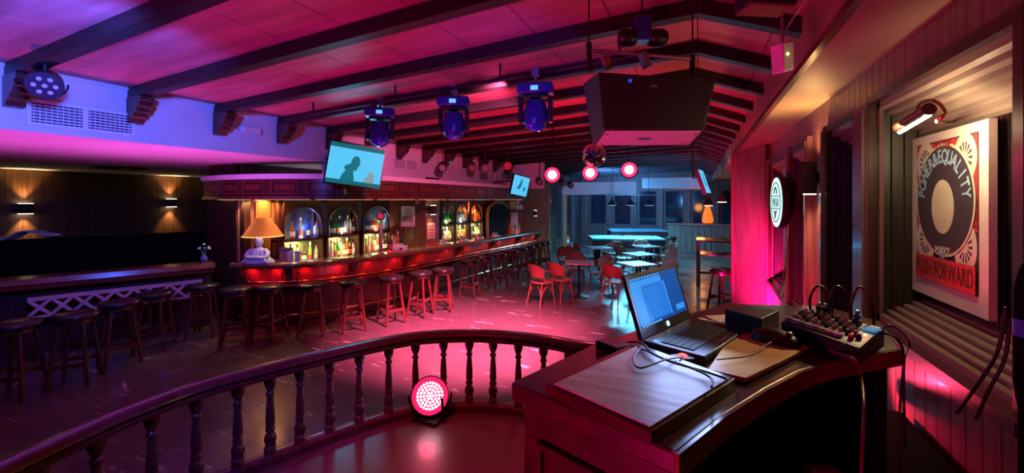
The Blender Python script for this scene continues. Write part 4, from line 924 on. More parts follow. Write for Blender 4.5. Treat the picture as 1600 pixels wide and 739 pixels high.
# niche with the table lamp
yn0,yn1 = 4.76,Dp(438)
NI = thing('lamp_niche', 'warm lit wooden niche behind the table lamp', 'niche', (XF,(yn0+yn1)/2,0)); hw = (yn1-yn0)/2
for i in range(9):
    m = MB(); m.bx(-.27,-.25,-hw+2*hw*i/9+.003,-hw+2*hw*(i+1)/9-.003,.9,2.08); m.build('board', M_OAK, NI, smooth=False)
m = MB(); m.bx(-.27,.0,-hw,hw,.86,.9); m.build('ledge', M_MAHO, NI, smooth=False)
m = MB(); m.bx(-.26,.0,-hw,hw,.001,.86); m.build('base_cupboard', M_MAHD, NI, smooth=False)
m = MB(); m.bx(-.05,.03,hw-.05,hw,.9,2.08); m.build('side_post', M_FRAME, NI, smooth=False)
for i in range(2):
    a = Vector((-7.2,4.6)).lerp(Vector((XF-.27,yn0-.01)),i/2); b = Vector((-7.2,4.6)).lerp(Vector((XF-.27,yn0-.01)),(i+.96)/2); cc = Vector((XF,(yn0+yn1)/2))
    m = MB(); m.hexa([(q.x-cc.x+ox,q.y-cc.y+oy,z_) for z_ in (.9,2.08) for q,ox,oy in ((a,0,0),(b,0,0),(b,-.01,.012),(a,-.01,.012))]); m.build('board', M_OAK, NI, smooth=False)
lamp('AREA',(XF-.05,(yn0+yn1)/2,2.05),(1,.42,.12),16,(XF-.2,(yn0+yn1)/2,1.2),.12,size_y=.5,name='niche_light')
# table lamp
p = Pz(411,403,7.0); lx,ly = p.x,p.y
t = thing('table_lamp', 'table lamp with a large orange cone shade on the left end of the bar', 'lamp', (lx,ly,1.07))
m = MB(); m.lathe([(.09,0),(.09,.02),(.03,.04),(.022,.15),(.045,.22),(.02,.30),(.014,.55)],16); m.build('base', M_BRASS, t, ang=60)
M_SHADE = mat('orange_shade', (.36,.10,.02), .8, emit=(1,.22,.03), es=.3)
m = MB(); m.lathe([(.305,.42),(.11,.72)],32); m.lathe([(.30,.42),(.105,.72)],32); m.build('shade', M_SHADE, t, ang=60)
m = MB(); m.tube([(.305*math.cos(2*PI*i/32),.305*math.sin(2*PI*i/32),.42) for i in range(32)],.007,6,closed=True); m.build('shade_rim', emit('rim_glow',(1,.55,.2),1.6), t)
m = MB(); m.ball((0,0,.5),.03,10,8); m.build('bulb', emit('lamp_bulb',(1,.7,.35),10), t)
lamp('POINT',(lx,ly,1.53),(1,.6,.25),55,size=.05,name='table_lamp_light')
# white draped bust
t = thing('plaster_bust', 'white plaster bust with crossed draped arms under the orange lampshade', 'bust', (Pz(405,403,6.72).x,Pz(405,403,6.72).y,1.085), TH)
m = MB(); m.lathe([(.0001,.40),(.045,.395),(.062,.37),(.068,.33),(.062,.295),(.045,.27),(.036,.25),(.04,.225)][::-1],14,Matrix.Identity(4),.85,1); 
m.ball((0,-.06,.325),.014,8,6,(1,1,1.6)); m.ball((-.022,-.052,.34),.011,8,6); m.ball((.022,-.052,.34),.011,8,6); m.ball((0,-.052,.295),.018,8,6,(1.3,1,.5)); m.build('head', M_WHITE, t, ang=70)
m = MB(); m.lathe([(.245,.0),(.25,.02),(.215,.05),(.165,.09),(.145,.14),(.135,.185),(.085,.225),(.036,.245)],28,Matrix.Identity(4),1.0,.55); m.build('torso', M_WHITE, t, ang=70)
for s_ in (-1,1):
    m = MB(); m.tube([(s_*.10,-.01,.205),(s_*.155,-.03,.16),(s_*.165,-.07,.10),(s_*.09,-.12,.085),(s_*.0,-.135,.10),(-s_*.05,-.13,.105)],[.036,.042,.038,.034,.026,.018],10); m.build('arm', M_WHITE, t, ang=80)
for k in range(6):
    m = MB(); x = -.2+k*.08; m.tube([(x*1.05,-.12,.012),(x*.85,-.115+.01*math.sin(k),.04),(x*.5,-.09,.11),(x*.35,-.06,.2)],[.016,.018,.012,.008],8); m.build('drapery_fold', M_WHITE, t, ang=80)
# things standing on the bar
def on_bar(px, s_off=.3): s = s_at(px); p = offp(s,s_off,1.072); return p
p = on_bar(434,.32); t = thing('patterned_box', 'dark violet patterned box standing between the bust and the white cups', 'box', (p.x,p.y,1.072), TH)
m = MB(); m.bx(-.085,.085,-.04,.04,0,.22); m.build('case', mat('violet_pattern',(.10,.03,.16),.5,grain=22,gcol=(.35,.06,.10)), t, bevel=.004)
m = MB(); m.bx(-.088,.088,-.043,.043,.18,.225); m.build('lid', mat('violet_lid',(.06,.02,.12),.5), t)
for i in range(2):
    p = on_bar(450+i*13,.22); t = thing('white_cup', ['white ribbed cup stack just right of the violet box','white ribbed cup stack nearest the second lit bay'][i], 'cup', (p.x,p.y,1.07)); 
    m = MB(); m.lathe([(.035,0),(.045,.07),(.04,.072),(.048,.13),(.043,.132),(.05,.18),(.046,.18),(.04,.02)],16); m.build('stack', M_WHITE, t)
p = on_bar(612,.33); t = thing('beer_tap', 'tall beer tap column with a round pink medallion on the bar', 'beer tap', (p.x,p.y,1.07), TH)
m = MB(); m.lathe([(.06,0),(.06,.015),(.035,.03),(.032,.55),(.02,.60),(.02,.66)],16); m.build('column', mat('tap_column',(.45,.30,.28),.25,metal=.7), t, ang=50)
m = MB(); m.lathe([(.075,-.02),(.085,-.01),(.085,.01),(.075,.02)],24,Matrix.Translation((0,0,.72))@PRm); m.build('medallion', M_CHROME, t, ang=40)
m = MB(); m.lathe([(.06,.021),(.06,.024)],24,Matrix.Translation((0,0,.72))@PRm); m.build('medallion_face', mat('medallion_pink',(.7,.12,.25),.4), t)
m = MB(); m.tube([(0,0,.5),(0,-.08,.5),(0,-.1,.44)],.012,8); m.build('spout', M_CHROME, t)
p = on_bar(632,.22); t = thing('bar_mat', 'pink rubber bar mat folded on the counter beside the beer tap', 'bar mat', (p.x,p.y,1.078), TH)
m = MB(); m.bx(-.17,.17,-.08,.08,0,.03); m.build('slab', mat('pink_mat',(.65,.10,.22),.5), t, bevel=.005)
for k in range(5):
    m = MB(); m.bx(-.16,.16,-.07+k*.03,-.058+k*.03,.03,.038); m.build('ridge', MATS['pink_mat'], t, smooth=False)
p = on_bar(648,.36); t = thing('bar_napkin_holder', 'white napkin box by the pier foot on the bar', 'napkin box', (p.x,p.y,1.07), TH)
m = MB(); m.bx(-.11,.11,-.06,.06,0,.10); m.build('case', M_WHITE, t, bevel=.012)
m = MB(); m.bx(-.03,.03,-.066,-.058,.0,.06); m.build('slot', M_BLK, t, smooth=False)
for i,cn in enumerate(['brown','clear','orange red','dark green']):
    p = on_bar(636+i*6,.47); bottle(p.x,p.y,1.065,i%3,cn,f'{cn} bottle, {ORD[i]} from the left of the four behind the napkin box','bottles behind the napkin box')
for i,(px,cn) in enumerate([(814,'yellow'),(818,'white'),(823,'white'),(827,'clear')]):
    p = on_bar(px,.36); bottle(p.x,p.y,1.065,i%3,cn,f'{cn} bottle, {ORD[i]} from the left at the far end of the bar','bottles at the far bar end')
for i,px in enumerate([712,742,765,790]):
    p = on_bar(px,.35); t = thing('bar_tray', f'flat dark tray with glasses, {ORD[i]} from the left on the receding bar top', 'tray', (p.x,p.y,1.072), 1.5)
    m = MB(); m.bx(-.16,.16,-.11,.11,0,.02); m.build('tray_base', M_GREY, t, bevel=.004)
    for k in range(3):
        m = MB(); m.lathe([(.025,.02),(.032,.11),(.029,.11),(.022,.03)],10,Matrix.Translation((-.09+k*.09,0,0))); m.build('glass', gmat('clear_tumbler',(.8,.85,.85),.6), t)
# notices, doorway, sockets
def flat(name, pts, mt, label, cat, th=.012, extra=None):
    c = sum(pts,Vector())/4; n = (pts[1]-pts[0]).cross(pts[3]-pts[0]).normalized()
    if n.dot(Vector((0,0,EYE))-c) < 0: n = -n
    m = MB(); m.hexa([p - n*th for p in pts]+list(pts)); t = m.build(name, mt, None, smooth=False); tag(t,label,cat); return t, n
def rect_on_y(px0,px1,py0,py1,Y):
    out = []
    for px,py in ((px0,py1),(px1,py1),(px1,py0),(px0,py0)):
        p = (px-800)/FP; z = Y/(cs+p*sn); out.append(Pz(px,py,z))
    return out
pts = rect_on_y(627,648,322,354,7.60); t,n = flat('notice_poster', pts, M_PAPER, 'cream wine notice pinned to the pier behind the bar','notice')
u_ = (pts[1]-pts[0]); v_ = (pts[3]-pts[0])
m = MB()
for k in range(7): a = pts[0]+u_*(.1+k*.12)+v_*.28; m.box(a+Vector((0,-.003,.05)),(.02,.003,.12+.04*(k%2)))
m.build('bottle_pictures', mat('ink_dark',(.06,.03,.03),.7), t, smooth=False)
m = MB()
for k in range(3): a = pts[0]+u_*.5+v_*(.62+k*.1); m.box(a+Vector((0,-.003,0)),(.2-.03*k,.003,.012))
m.build('text_lines', MATS['ink_dark'], t, smooth=False)
def rect_on_x(px0,px1,py0,py1,X):
    a,b = Wl(px0,X,py0),Wl(px1,X,py0); c,d = Wl(px1,X,py1),Wl(px0,X,py1); zt_ = (a.z+b.z)/2; zb_ = (c.z+d.z)/2
    return [Vector((X,a.y,zb_)),Vector((X,b.y,zb_)),Vector((X,b.y,zt_)),Vector((X,a.y,zt_))]
pts = rect_on_x(668,680,348,373,-5.485); t,n = flat('pink_notice', pts, mat('pink_paper',(.65,.30,.32),.8), 'small pink notice under the wall light on the pier','notice')
m = MB()
for k in range(4): m.box((pts[0].x+.003,(pts[0].y+pts[1].y)/2,pts[0].z+(pts[3].z-pts[0].z)*(.2+k*.2)),(.004,abs(pts[1].y-pts[0].y)*.6,.02))
m.build('text_lines', mat('pink_ink',(.4,.05,.08),.8), t, smooth=False)
pts = rect_on_y(649,654,312,319,7.60); flat('light_switch', pts, mat('switch_beige',(.5,.2,.15),.5), 'small square switch high on the pier right of the wine notice','switch')
sconce(677,328,-5.49,'black cylinder wall light on the pier over the pink notice', h=.2, r=.07, warm=5)
# arched doorway beyond the shelves
ya_,yb_ = Dp(761,-6.9),Dp(795,-6.9); yc = (ya_+yb_)/2; W_ = yb_-ya_
DR = struct(MB().bx(-.02,.0,-W_/2,W_/2,0.001,1.55).build('door_1', M_BLKM, smooth=False)); DR.location = (-6.92,yc,0)
m = MB(); rr = W_/2; op = [(-rr,0.001),(-rr,1.55)]+[(-rr*math.cos(PI*k/16),1.55+.47*math.sin(PI*k/16)) for k in range(1,16)]+[(rr,1.55),(rr,0.001)]
m.tube([(.03,a,b) for a,b in op],.06,8); m.build('arch_frame', M_OAK, DR)
m = MB(); k=len(op); m.add([(.005,a,b) for a,b in op],[tuple(range(k))]); m.build('dark_opening', M_BLKM, DR, smooth=False)
for i in range(9):
    m = MB(); a = -rr+.08+i*(2*rr-.16)/8; m.tube([(.03,a,.1),(.03,a,1.5+.35*math.sqrt(max(0,1-(a/rr)**2)))],.035,8); m.build('curtain_fold', mat('dark_curtain',(.02,.02,.025),.8), DR)
# panels and notices on the end wall
for i,(a,b,c_,d_,mt,lab,nm) in enumerate([(797,806,315,326,mat('yellow_card',(.6,.45,.2),.7),'small yellowish card high on the bar end wall','notice_card'),(807,811,313,319,M_PAPER,'tiny white upper notice on the bar end wall','notice_card'),(805,817,320,327,M_PAPER,'white switch box on the bar end wall','switch_box'),(798,809,332,352,M_PAPER,'large white notice sheet on the bar end wall','notice_sheet'),(819,824,319,326,mat('red_card',(.5,.05,.05),.7),'small red card at the right of the bar end wall','notice_card')]):
    flat(nm, rect_on_y(a,b,c_,d_,14.98), mt, lab, 'notice')
p = rect_on_y(833,842,324,338,14.9)[0]; sconce(837,333,-5.49,'small black wall light at the far left wall beyond the bar', h=.2, r=.06, warm=5)

# ================================================================ SCREENS AND STAGE LIGHTS
def tv(name, label, q, th, pict):
    TL,TR,BR,BL = q; BR = (BR+BL+TR-TL)/2; BL = BR-(TR-TL); n = (TR-TL).cross(BL-TL).normalized(); c = (TL+TR+BR+BL)/4
    if n.dot(Vector((0,0,EYE))-c) < 0: n = -n
    t = thing(name, label, 'screen', tuple(c)); L = [p-c for p in (BL,BR,TR,TL)]
    m = MB(); m.hexa([p-n*th for p in L]+L); m.build('case', M_BLK, t, smooth=False)
    def P(a,b,l=0): return (L[0]*(1-a)*(1-b)+L[1]*a*(1-b)+L[2]*a*b+L[3]*(1-a)*b)+n*l
    def quad(nm,a0,a1,b0,b1,mt,l): m = MB(); m.hexa([P(a0,b0),P(a1,b0),P(a1,b1),P(a0,b1),P(a0,b0,l),P(a1,b0,l),P(a1,b1,l),P(a0,b1,l)]); m.build(nm,mt,t,smooth=False)
    quad('picture',.025,.975,.035,.965,emit('tv_cyan',(.10,.58,.95),1.0),.003)
    if pict:
        quad('picture_border',.025,.975,.86,.965,emit('tv_teal',(.01,.16,.20),.8),.005); quad('picture_border',.025,.975,.035,.13,emit('tv_teal',(.01,.16,.20),.8),.005)
        def blob(nm, pl, mt, l): m = MB(); k=len(pl); m.add([P(a,b,l) for a,b in pl]+[P(a,b,l-.002) for a,b in pl],[tuple(range(k)),tuple(range(2*k-1,k-1,-1))]+[(i,(i+1)%k,k+(i+1)%k,k+i) for i in range(k)]); m.build(nm,mt,t,smooth=False)
        MF = emit('tv_figure',(.01,.20,.28),.8)
        blob('figure',[(.26,.13),(.29,.26),(.34,.36),(.30,.40),(.33,.47),(.41,.52),(.42,.62),(.46,.70),(.52,.71),(.56,.64),(.57,.52),(.54,.45),(.52,.38),(.47,.36),(.48,.27),(.50,.20),(.50,.13)],MF,.008)
        blob('clapping_hands',[(.67,.13),(.68,.22),(.73,.27),(.74,.37),(.79,.40),(.82,.34),(.86,.34),(.84,.24),(.86,.16),(.84,.13)],emit('tv_hands',(.30,.42,.48),.8),.008)
    else:
        m = MB(); pl=[(.3,.3),(.42,.6),(.48,.85),(.56,.8),(.55,.5),(.5,.35)]; k=6; m.add([P(a,b,.006) for a,b in pl],[tuple(range(k))]); pl=[(.68,.25),(.7,.45),(.78,.5),(.82,.3)]; m.add([P(a,b,.006) for a,b in pl],[(0,1,2,3)]); m.build('figure',emit('tv_figure',(.01,.20,.28),.8),t,smooth=False)
    up_ = (L[3]-L[0]).normalized(); top_ = (L[2]+L[3])/2
    m = MB(); a = top_-n*(th+.0); b_ = a-up_*.15; m.tube([b_,b_-n*.08,Vector((XL+.01-c.x,b_.y+.1,b_.z-.02))] if c.x < -2 else [b_,b_-n*.12,Vector((b_.x-n.x*.15,b_.y-n.y*.15,ceil_z(c.x)+.003-c.z))],.02,8); m.build('bracket', M_BLK, t)
    lamp('AREA', c+n*.06, (.12,.6,1), 2.5 if pict else 1.5, c+n*2, .7, name='screen_glow', spread=110)
    return t
tv('television','large tilted television over the bar showing a clapping man', [Pz(516,217,6.1),Pz(604,233,6.5),Pz(593,296,6.45),Pz(505,287,6.0)], .05, True)
tv('television','small cyan television at the far end of the bar canopy', [Pz(804,271,11.5),Pz(829,278,12.0),Pz(822,309,12.0),Pz(797,303,11.4)], .06, False)
tv('television','narrow edge-on television hanging at the right beyond the wing wall', [Pz(1090,263,9.0),Pz(1098,266,9.6),Pz(1112,300,9.6),Pz(1104,306,9.0)], .08, False)

def zc(x,y=0): return ceil_z(x)
# truss pipe under the beams, running from the plaster wall to the middle
pA,pB = Pz(432,160,4.0),Pz(905,95,3.35)
pA = Pz(500,168,3.75); pB = Pz(960,118,3.5)
t = thing('lighting_pipe','thin metal pipe under the beams carrying the three moving lights','pipe',(0,0,0))
pA = Vector((-4.6,3.78,3.175)); pB = Vector((-.45,3.66,3.335)); m = MB(); m.cyl(pA,pB,.02,None,10); m.build('tube', M_BLK, t)
for f_ in (.04,.36,.68,.96):
    q = pA.lerp(pB,f_); m = MB(); m.cyl(q,(q.x,q.y,ceil_z(q.x)-.005),.010); m.build('drop_rod', M_BLK, t)
M_MH = mat('moving_head_blue_lit', (.025,.035,.20), .3)  # blue light painted into the dark housing colour
def moving_head(px,py,z,label,tilt,face):
    c = Pz(px,py,z); t = thing('moving_head_light', label, 'stage light', tuple(c), TH+face, 'moving head lights'); t.scale = (1.12,1.12,1.12)
    m = MB(); m.bx(-.15,.15,-.085,.085,0,.085); m.build('base', M_MH, t, bevel=.015)
    m = MB(); m.bx(-.03,.03,-.095,-.084,.02,.055); m.build('display', emit('mh_display',(.15,.5,1),1.2), t, smooth=False)
    m = MB(); m.lathe([(.05,-.03),(.05,0)],14); m.build('neck', M_BLK, t)
    for s_ in (-1,1):
        m = MB(); m.bx(s_*.125-.018,s_*.125+.018,-.05,.05,-.24,-.02); m.build('yoke_arm', M_BLK, t, bevel=.012)
    m = MB(); m.bx(-.11,.11,-.05,.05,-.03,-.005); m.build('yoke_bridge', M_BLK, t, bevel=.006)
    R = Matrix.Translation((0,0,-.17))@Matrix.Rotation(tilt,4,'X')
    m = MB(); m.lathe([(.05,-.12),(.085,-.10),(.10,-.02),(.10,.06),(.085,.11),(.078,.115)],18,R); m.build('head', M_MH, t, ang=40)
    m = MB(); m.lathe([(.074,.112),(.05,.135),(.0001,.145)],16,R); m.build('lens', mat('blue_lens',(.02,.05,.45),.08,spec=.8), t, ang=60)
    qx = Vector((0,0,.085)); dz = (pA.lerp(pB,(c.x-pA.x)/(pB.x-pA.x)).z-c.z)/1.12+.01
    m = MB(); m.cyl((0,0,.085),(0,0,dz),.015); m.box((0,0,dz),(.06,.07,.07)); m.build('clamp', M_GREY, t)
    return t
moving_head(594,183,4.86,'blue lit moving head light left of the three, above the television',math.radians(160),.2)
moving_head(709,167,4.41,'blue lit moving head light in the middle of the three',math.radians(180),.0)
moving_head(837,148,3.93,'blue lit moving head light right of the three, beside the big speaker',math.radians(165),-.2)
# large par on the left plaster wall
c = Wl(60,XL+.22,134)
par('par_light','round black multi-lamp spotlight high at the left border above the vent', tuple(Pz(70,133,3.4)), tuple(Pz(70,133,3.4)+Vector((.7,-.25,-.35))), .105, 1, mat('led_white_off',(.6,.5,.6),.2), mat('lens_dark',(.06,.02,.04),.3), .24, stand=.30, dot=.018)
# far red par lights
M_FARL = emit('far_red_led', (1,.55,.62), 6); M_FARF = emit('far_halo_face', (1,.02,.08), 3)  # face emission replaces the red halo of the distant lamps
for px,py,z,lab in [(863,273,6.4,'left of the three glowing red ceiling spotlights'),(922,270,6.4,'middle of the three glowing red ceiling spotlights, under the mirror ball'),(983,265,6.4,'right of the three glowing red ceiling spotlights')]:
    c = Pz(px,py,z); par('ceiling_par_light', lab, tuple(c), (0,0,1.6), .11, 2, M_FARL, M_FARF, .2, stand=zc(c.x)-c.z, group='red ceiling spotlights', dot=.014, cl=.6)
    lamp('SPOT', c+(Vector((0,0,1.5))-c).normalized()*.05, L_RED, 18, (-.6,1.5,.4), .05, 80, .7, name='par_beam')
# small dark spots hanging under the beams along the plaster wall
for i,(px,py,z,lab,on) in enumerate([(691,262,9.0,'small spot with two white lamps under the beams right of the vent',1),(738,262,10.0,'black spotlight group under the beams left of the far vent',0),(758,263,10.2,'longer blue-grey spotlight under the beams left of the far vent',0),(793,259,10.8,'round red-rimmed spotlight at the end of the pink wall',0),(843,284,12.5,'small white-faced spot on the pale box right of the small television',1),(892,290,13.5,'dark double spot below the pale ceiling box',0),(880,287,13.2,'dark spot left of the double spot below the pale box',0)]):
    c = Pz(px,py,z); r = .09 if i!=3 else .11
    par('spotlight', lab, tuple(c), tuple(c+Vector((.5,-.8,-.4 if i!=2 else -.1))), r, 1, M_WHITE if on else (M_LEDOFF if i!=3 else mat('led_pale_red',(.8,.3,.35),.3)), M_BLK if i!=3 else mat('face_red',(.3,.02,.05),.4), .26, stand=max(.1,zc(c.x)-c.z) if c.y<21 else .1, dot=.02)
# mirror ball
c = Pz(928,243,4.3); t = thing('mirror_ball','mirror ball hanging below the big speaker','mirror ball',tuple(c))
m = MB()
for i in range(1,16):
    a0,a1 = PI*i/17, PI*(i+1)/17; nn = max(6,int(30*math.sin((a0+a1)/2)))
    for j in range(nn):
        b0_,b1_ = 2*PI*j/nn, 2*PI*(j+.92)/nn; R_=.125
        m.add([(R_*math.sin(a)*math.cos(b),R_*math.sin(a)*math.sin(b),R_*math.cos(a)) for a,b in ((a0,b0_),(a0,b1_),(a1-.012,b1_),(a1-.012,b0_))],[(0,1,2,3)])
o = m.build('mirror_facets', M_MIRR, t, smooth=False); o['kind'] = 'stuff'
m = MB(); m.ball((0,0,0),.122,20,14); m.build('core', M_GREY, t)
m = MB(); m.cyl((0,0,.12),(0,0,zc(c.x)-c.z),.004); m.lathe([(.02,.11),(.02,.14)],10); m.build('hanger', M_BLK, t)
# big speaker
SPK = [Pz(943,203,2.5),Pz(1101,203,2.5),Pz(1080,226,3.0),Pz(926,227,3.0),Pz(935,112,2.5),Pz(1118,125,2.5),Pz(1108,142,3.1),Pz(911,130,3.0)]
c = sum(SPK,Vector())/8
t = thing('hanging_speaker','big black wedge shaped loudspeaker hung from the ceiling in a steel frame','speaker',tuple(c)); L=[p-c for p in SPK]
m = MB(); m.hexa(L); m.build('cabinet', mat('speaker_black',(.014,.014,.016),.5,bump=.1,grain=120), t, bevel=.012, smooth=False)
def sp(a,b,l=0):  # bottom face
    q = L[0]*(1-a)*(1-b)+L[1]*a*(1-b)+L[2]*a*b+L[3]*(1-a)*b; return q+Vector((0,0,-l))
m = MB(); m.hexa([sp(.03,.04,.004),sp(.97,.04,.004),sp(.97,.97,.004),sp(.03,.97,.004),sp(.03,.04,-.01),sp(.97,.04,-.01),sp(.97,.97,-.01),sp(.03,.97,-.01)]); m.build('bottom_plate', mat('speaker_bottom',(.6,.45,.52),.6), t, smooth=False, label='pale pinkish underside plate')
m = MB(); q = sp(.47,.5,.004); m.lathe([(.032,-.004),(.032,.001)],18,Matrix.Translation(q)@Matrix.Rotation(.4,4,'Z'),1.4,.8); m.build('pole_socket', M_BLK, t)
for a,b in ((.06,.2),(.94,.2),(.08,.85),(.92,.85)):
    m = MB(); q = sp(a,b,.005); m.lathe([(.008,-.003),(.008,.001)],8,Matrix.Translation(q)); m.build('screw', M_BLK, t)
def ff(a,b,l=0): q = L[0]*(1-a)*(1-b)+L[1]*a*(1-b)+L[5]*a*b+L[4]*(1-a)*b; n=(L[1]-L[0]).cross(L[4]-L[0]).normalized(); return q+n*l
m = MB(); m.hexa([ff(.45,.79,-.002),ff(.51,.79,-.002),ff(.51,.83,-.002),ff(.45,.83,-.002),ff(.45,.79,.004),ff(.51,.79,.004),ff(.51,.83,.004),ff(.45,.83,.004)]); m.build('nameplate', M_GREY, t, smooth=False)
m = MB(); m.ball(ff(.27,.88,.0),.012,10,8); m.build('blue_connector', emit('blue_connector',(.03,.08,.9),.8), t)
fr = thing('speaker_frame','steel hanging frame of bars and rods above the big speaker','frame',(0,0,0))
zt2 = 2.72; A1 = Pz(922,112,2.72); A2 = Pz(1082,118,2.72); B1 = Pz(920,79,2.72); B2 = Pz(1078,92,2.72)
for a,b,r,nm,mt in [(A1,Pz(920,66,2.72),.018,'hanger_bar',M_BLK),(A2,Pz(1082,86,2.72),.018,'hanger_bar',M_BLK),(B1,B2,.014,'cross_bar',M_GREY)]:
    m = MB(); m.cyl(a,b,r,None,8); m.build(nm, mt, fr)
for q in (Pz(920,66,2.72),Pz(1082,86,2.72)):
    m = MB(); m.cyl(q,(q.x,q.y,ceil_z(q.x)),.005); m.build('drop_rod', M_BLK, fr)
m = MB(); a = Pz(1003,82,2.7); b = Pz(1012,106,2.7); m.tube([a,b],.03,4); m.build('white_plate', M_GREY, fr)
m = MB(); a = Pz(944,88,2.7); b = Pz(952,108,2.7); m.tube([a,b],.028,4); m.build('plate', M_PANEL, fr)
# dark motor / projector above the frame
c = Pz(1003,62,2.75); t = thing('ceiling_projector','dark ceiling mounted projector above the steel speaker frame','projector',tuple(c),TH)
m = MB(); m.bx(-.05,.05,-.06,.06,-.02,.14); m.build('body', M_MH, t, bevel=.01)
for s_ in (-1,1):
    m = MB(); m.lathe([(.05,-.05),(.06,-.03),(.06,.03),(.045,.06)],14,Matrix.Translation((s_*.10,0,.01))@Matrix.Rotation(PI/2,4,'Y')); m.build('lamp_can', M_BLK, t, ang=40)
m = MB(); m.cyl((0,0,.12),(0,0,ceil_z(c.x)-c.z),.007); m.build('drop_rod', M_BLK, t)
# white box on the right soffit, heater grille
c = Pz(1222,91,2.0); t = thing('wireless_box','small white box with a green light hanging at the right soffit','box',tuple(c),TH+.5)
m = MB(); m.hexa([(-.035,-.03,-.08),(.05,-.03,-.055),(.05,.03,-.055),(-.035,.03,-.08),(-.05,-.03,.06),(.045,-.03,.085),(.045,.03,.085),(-.05,.03,.06)]); m.build('case', M_WHITE, t, bevel=.008)
m = MB(); m.ball((-.01,-.032,.01),.006,8,6); m.build('green_light', emit('green_led',(.5,1,.1),8), t)
m = MB(); m.cyl((0,0,.07),(0,0,ceil_z(c.x)-.11-c.z+.1),.006); m.build('hanger', M_GREY, t)
cable([c+Vector((0,0,.08)),Pz(1232,40,2.0),Pz(1262,-5,1.9)], .004, 'grey cord running up from the white box at the soffit', M_GREY)
c = Pz(1208,14,1.9); t = thing('fan_heater','grilled heater unit under the ceiling at the top border','heater',tuple(c),TH+.1)
m = MB(); m.bx(-.13,.10,-.03,.09,.015,.09); m.build('case', M_BLKM, t, bevel=.01)
for i in range(16):
    m = MB(); m.bx(-.12+i*.0135,-.114+i*.0135,-.03,.09,.003,.015); m.build('grille_bar', mat('grille_copper',(.30,.12,.07),.4,metal=.6), t, smooth=False)
m = MB(); m.cyl((-.02,.03,.09),(-.02,.03,max(.15,ceil_z(c.x)-c.z)),.012); m.build('drop_rod', M_BLK, t)
# vents
def vent(label, X, px0, px1, pyt, pyb, cols, group=None):
    a,b = Wl(px0,X,(pyt)),Wl(px1,X,(pyt)); y0,y1 = a.y,b.y; zc_ = EYE + (HY-(pyt+pyb)/2)/FP*((Wl((px0+px1)/2,X)-Vector((0,0,EYE))).dot(Vector((-sn,cs,0))))
    hgt = .24; t = thing('air_vent', label, 'vent', (X,(y0+y1)/2,zc_)); w_ = abs(y1-y0)
    m = MB(); m.bx(0,.02,-w_/2,w_/2,-hgt/2,-hgt/2+.03); m.bx(0,.02,-w_/2,w_/2,hgt/2-.03,hgt/2); m.bx(0,.02,-w_/2,-w_/2+.03,-hgt/2+.03,hgt/2-.03); m.bx(0,.02,w_/2-.03,w_/2,-hgt/2+.03,hgt/2-.03); m.bx(0,.02,-.02,.02,-hgt/2+.03,hgt/2-.03); m.build('frame', M_WHITE, t, smooth=False)
    m = MB(); m.bx(0.001,.003,-w_/2+.03,w_/2-.03,-hgt/2+.03,hgt/2-.03); m.build('dark_backing', mat('vent_dark',(.06,.05,.09),.8), t, smooth=False)
    for i in range(6):
        m = MB(); zz = -hgt/2+.05+i*(hgt-.1)/5; m.bx(.004,.014,-w_/2+.03,w_/2-.03,zz-.006,zz+.006); m.build('louvre', M_WHITE, t, smooth=False)
    m = MB(); n_ = int(w_/.04)
    for i in range(n_): yy = -w_/2+.03+(w_-.06)*(i+.5)/n_; m.bx(.003,.008,yy-.002,yy+.002,-hgt/2+.03,hgt/2-.03)
    o = m.build('louvre_fins', M_WHITE, t, smooth=False); o['kind']='stuff'
    return t
vent('long white double air vent in the blue lit wall at the far left', XL, 40, 210, 165, 205, 2)
vent('white air vent on the pink wall right of the television', XL, 613, 652, 247, 267, 2)
vent('small white air vent at the far end of the pink wall', XL, 774, 788, 270, 284, 2)
a = Wl(392,XL+.03,204); t = thing('emergency_light','white emergency light unit on the blue wall under the beams','emergency light',(XL,a.y,a.z))
m = MB(); m.bx(0,.05,-.14,.14,-.045,.045); m.build('case', M_WHITE, t, bevel=.012)
for k in (-1,0,1):
    m = MB(); m.lathe([(.016,0),(.014,.006)],10,Matrix.Translation((.05,k*.06,-.0))@Matrix.Rotation(PI/2,4,'Y')); m.build('lamp', M_CHROME, t)
# ceiling disc and downlight of the low ceiling
c = G(190,262,LOW) if False else Pz(190,262,(LOW-EYE)*FP/(HY-262)); t = thing('ceiling_speaker','flat round dark ceiling fitting under the low pink ceiling','ceiling fitting',(c.x,c.y,LOW-.03))
m = MB(); m.lathe([(.36,.0),(.40,.01),(.42,.029)],32); m.build('dark_disc', M_BLKM, t); m = MB(); m.lathe([(.14,-.012),(.16,.0)],24); m.build('centre_plate', M_BRASS, t)
for i,(px,py) in enumerate([(275,279)]):
    c = Pz(px,py,(LOW-EYE)*FP/(HY-py)); c.x = max(c.x,-12.2); t = thing('downlight','tiny lit downlight in the low ceiling above the right far wall light','downlight',(c.x,c.y,LOW-.02))
    m = MB(); m.lathe([(.06,.0),(.07,.019)],16); m.build('ring', M_WHITE, t); m = MB(); m.lathe([(.04,-.004),(.04,0)],12); m.build('bulb_disc', emit('downlight',(1,.9,.6),12), t)
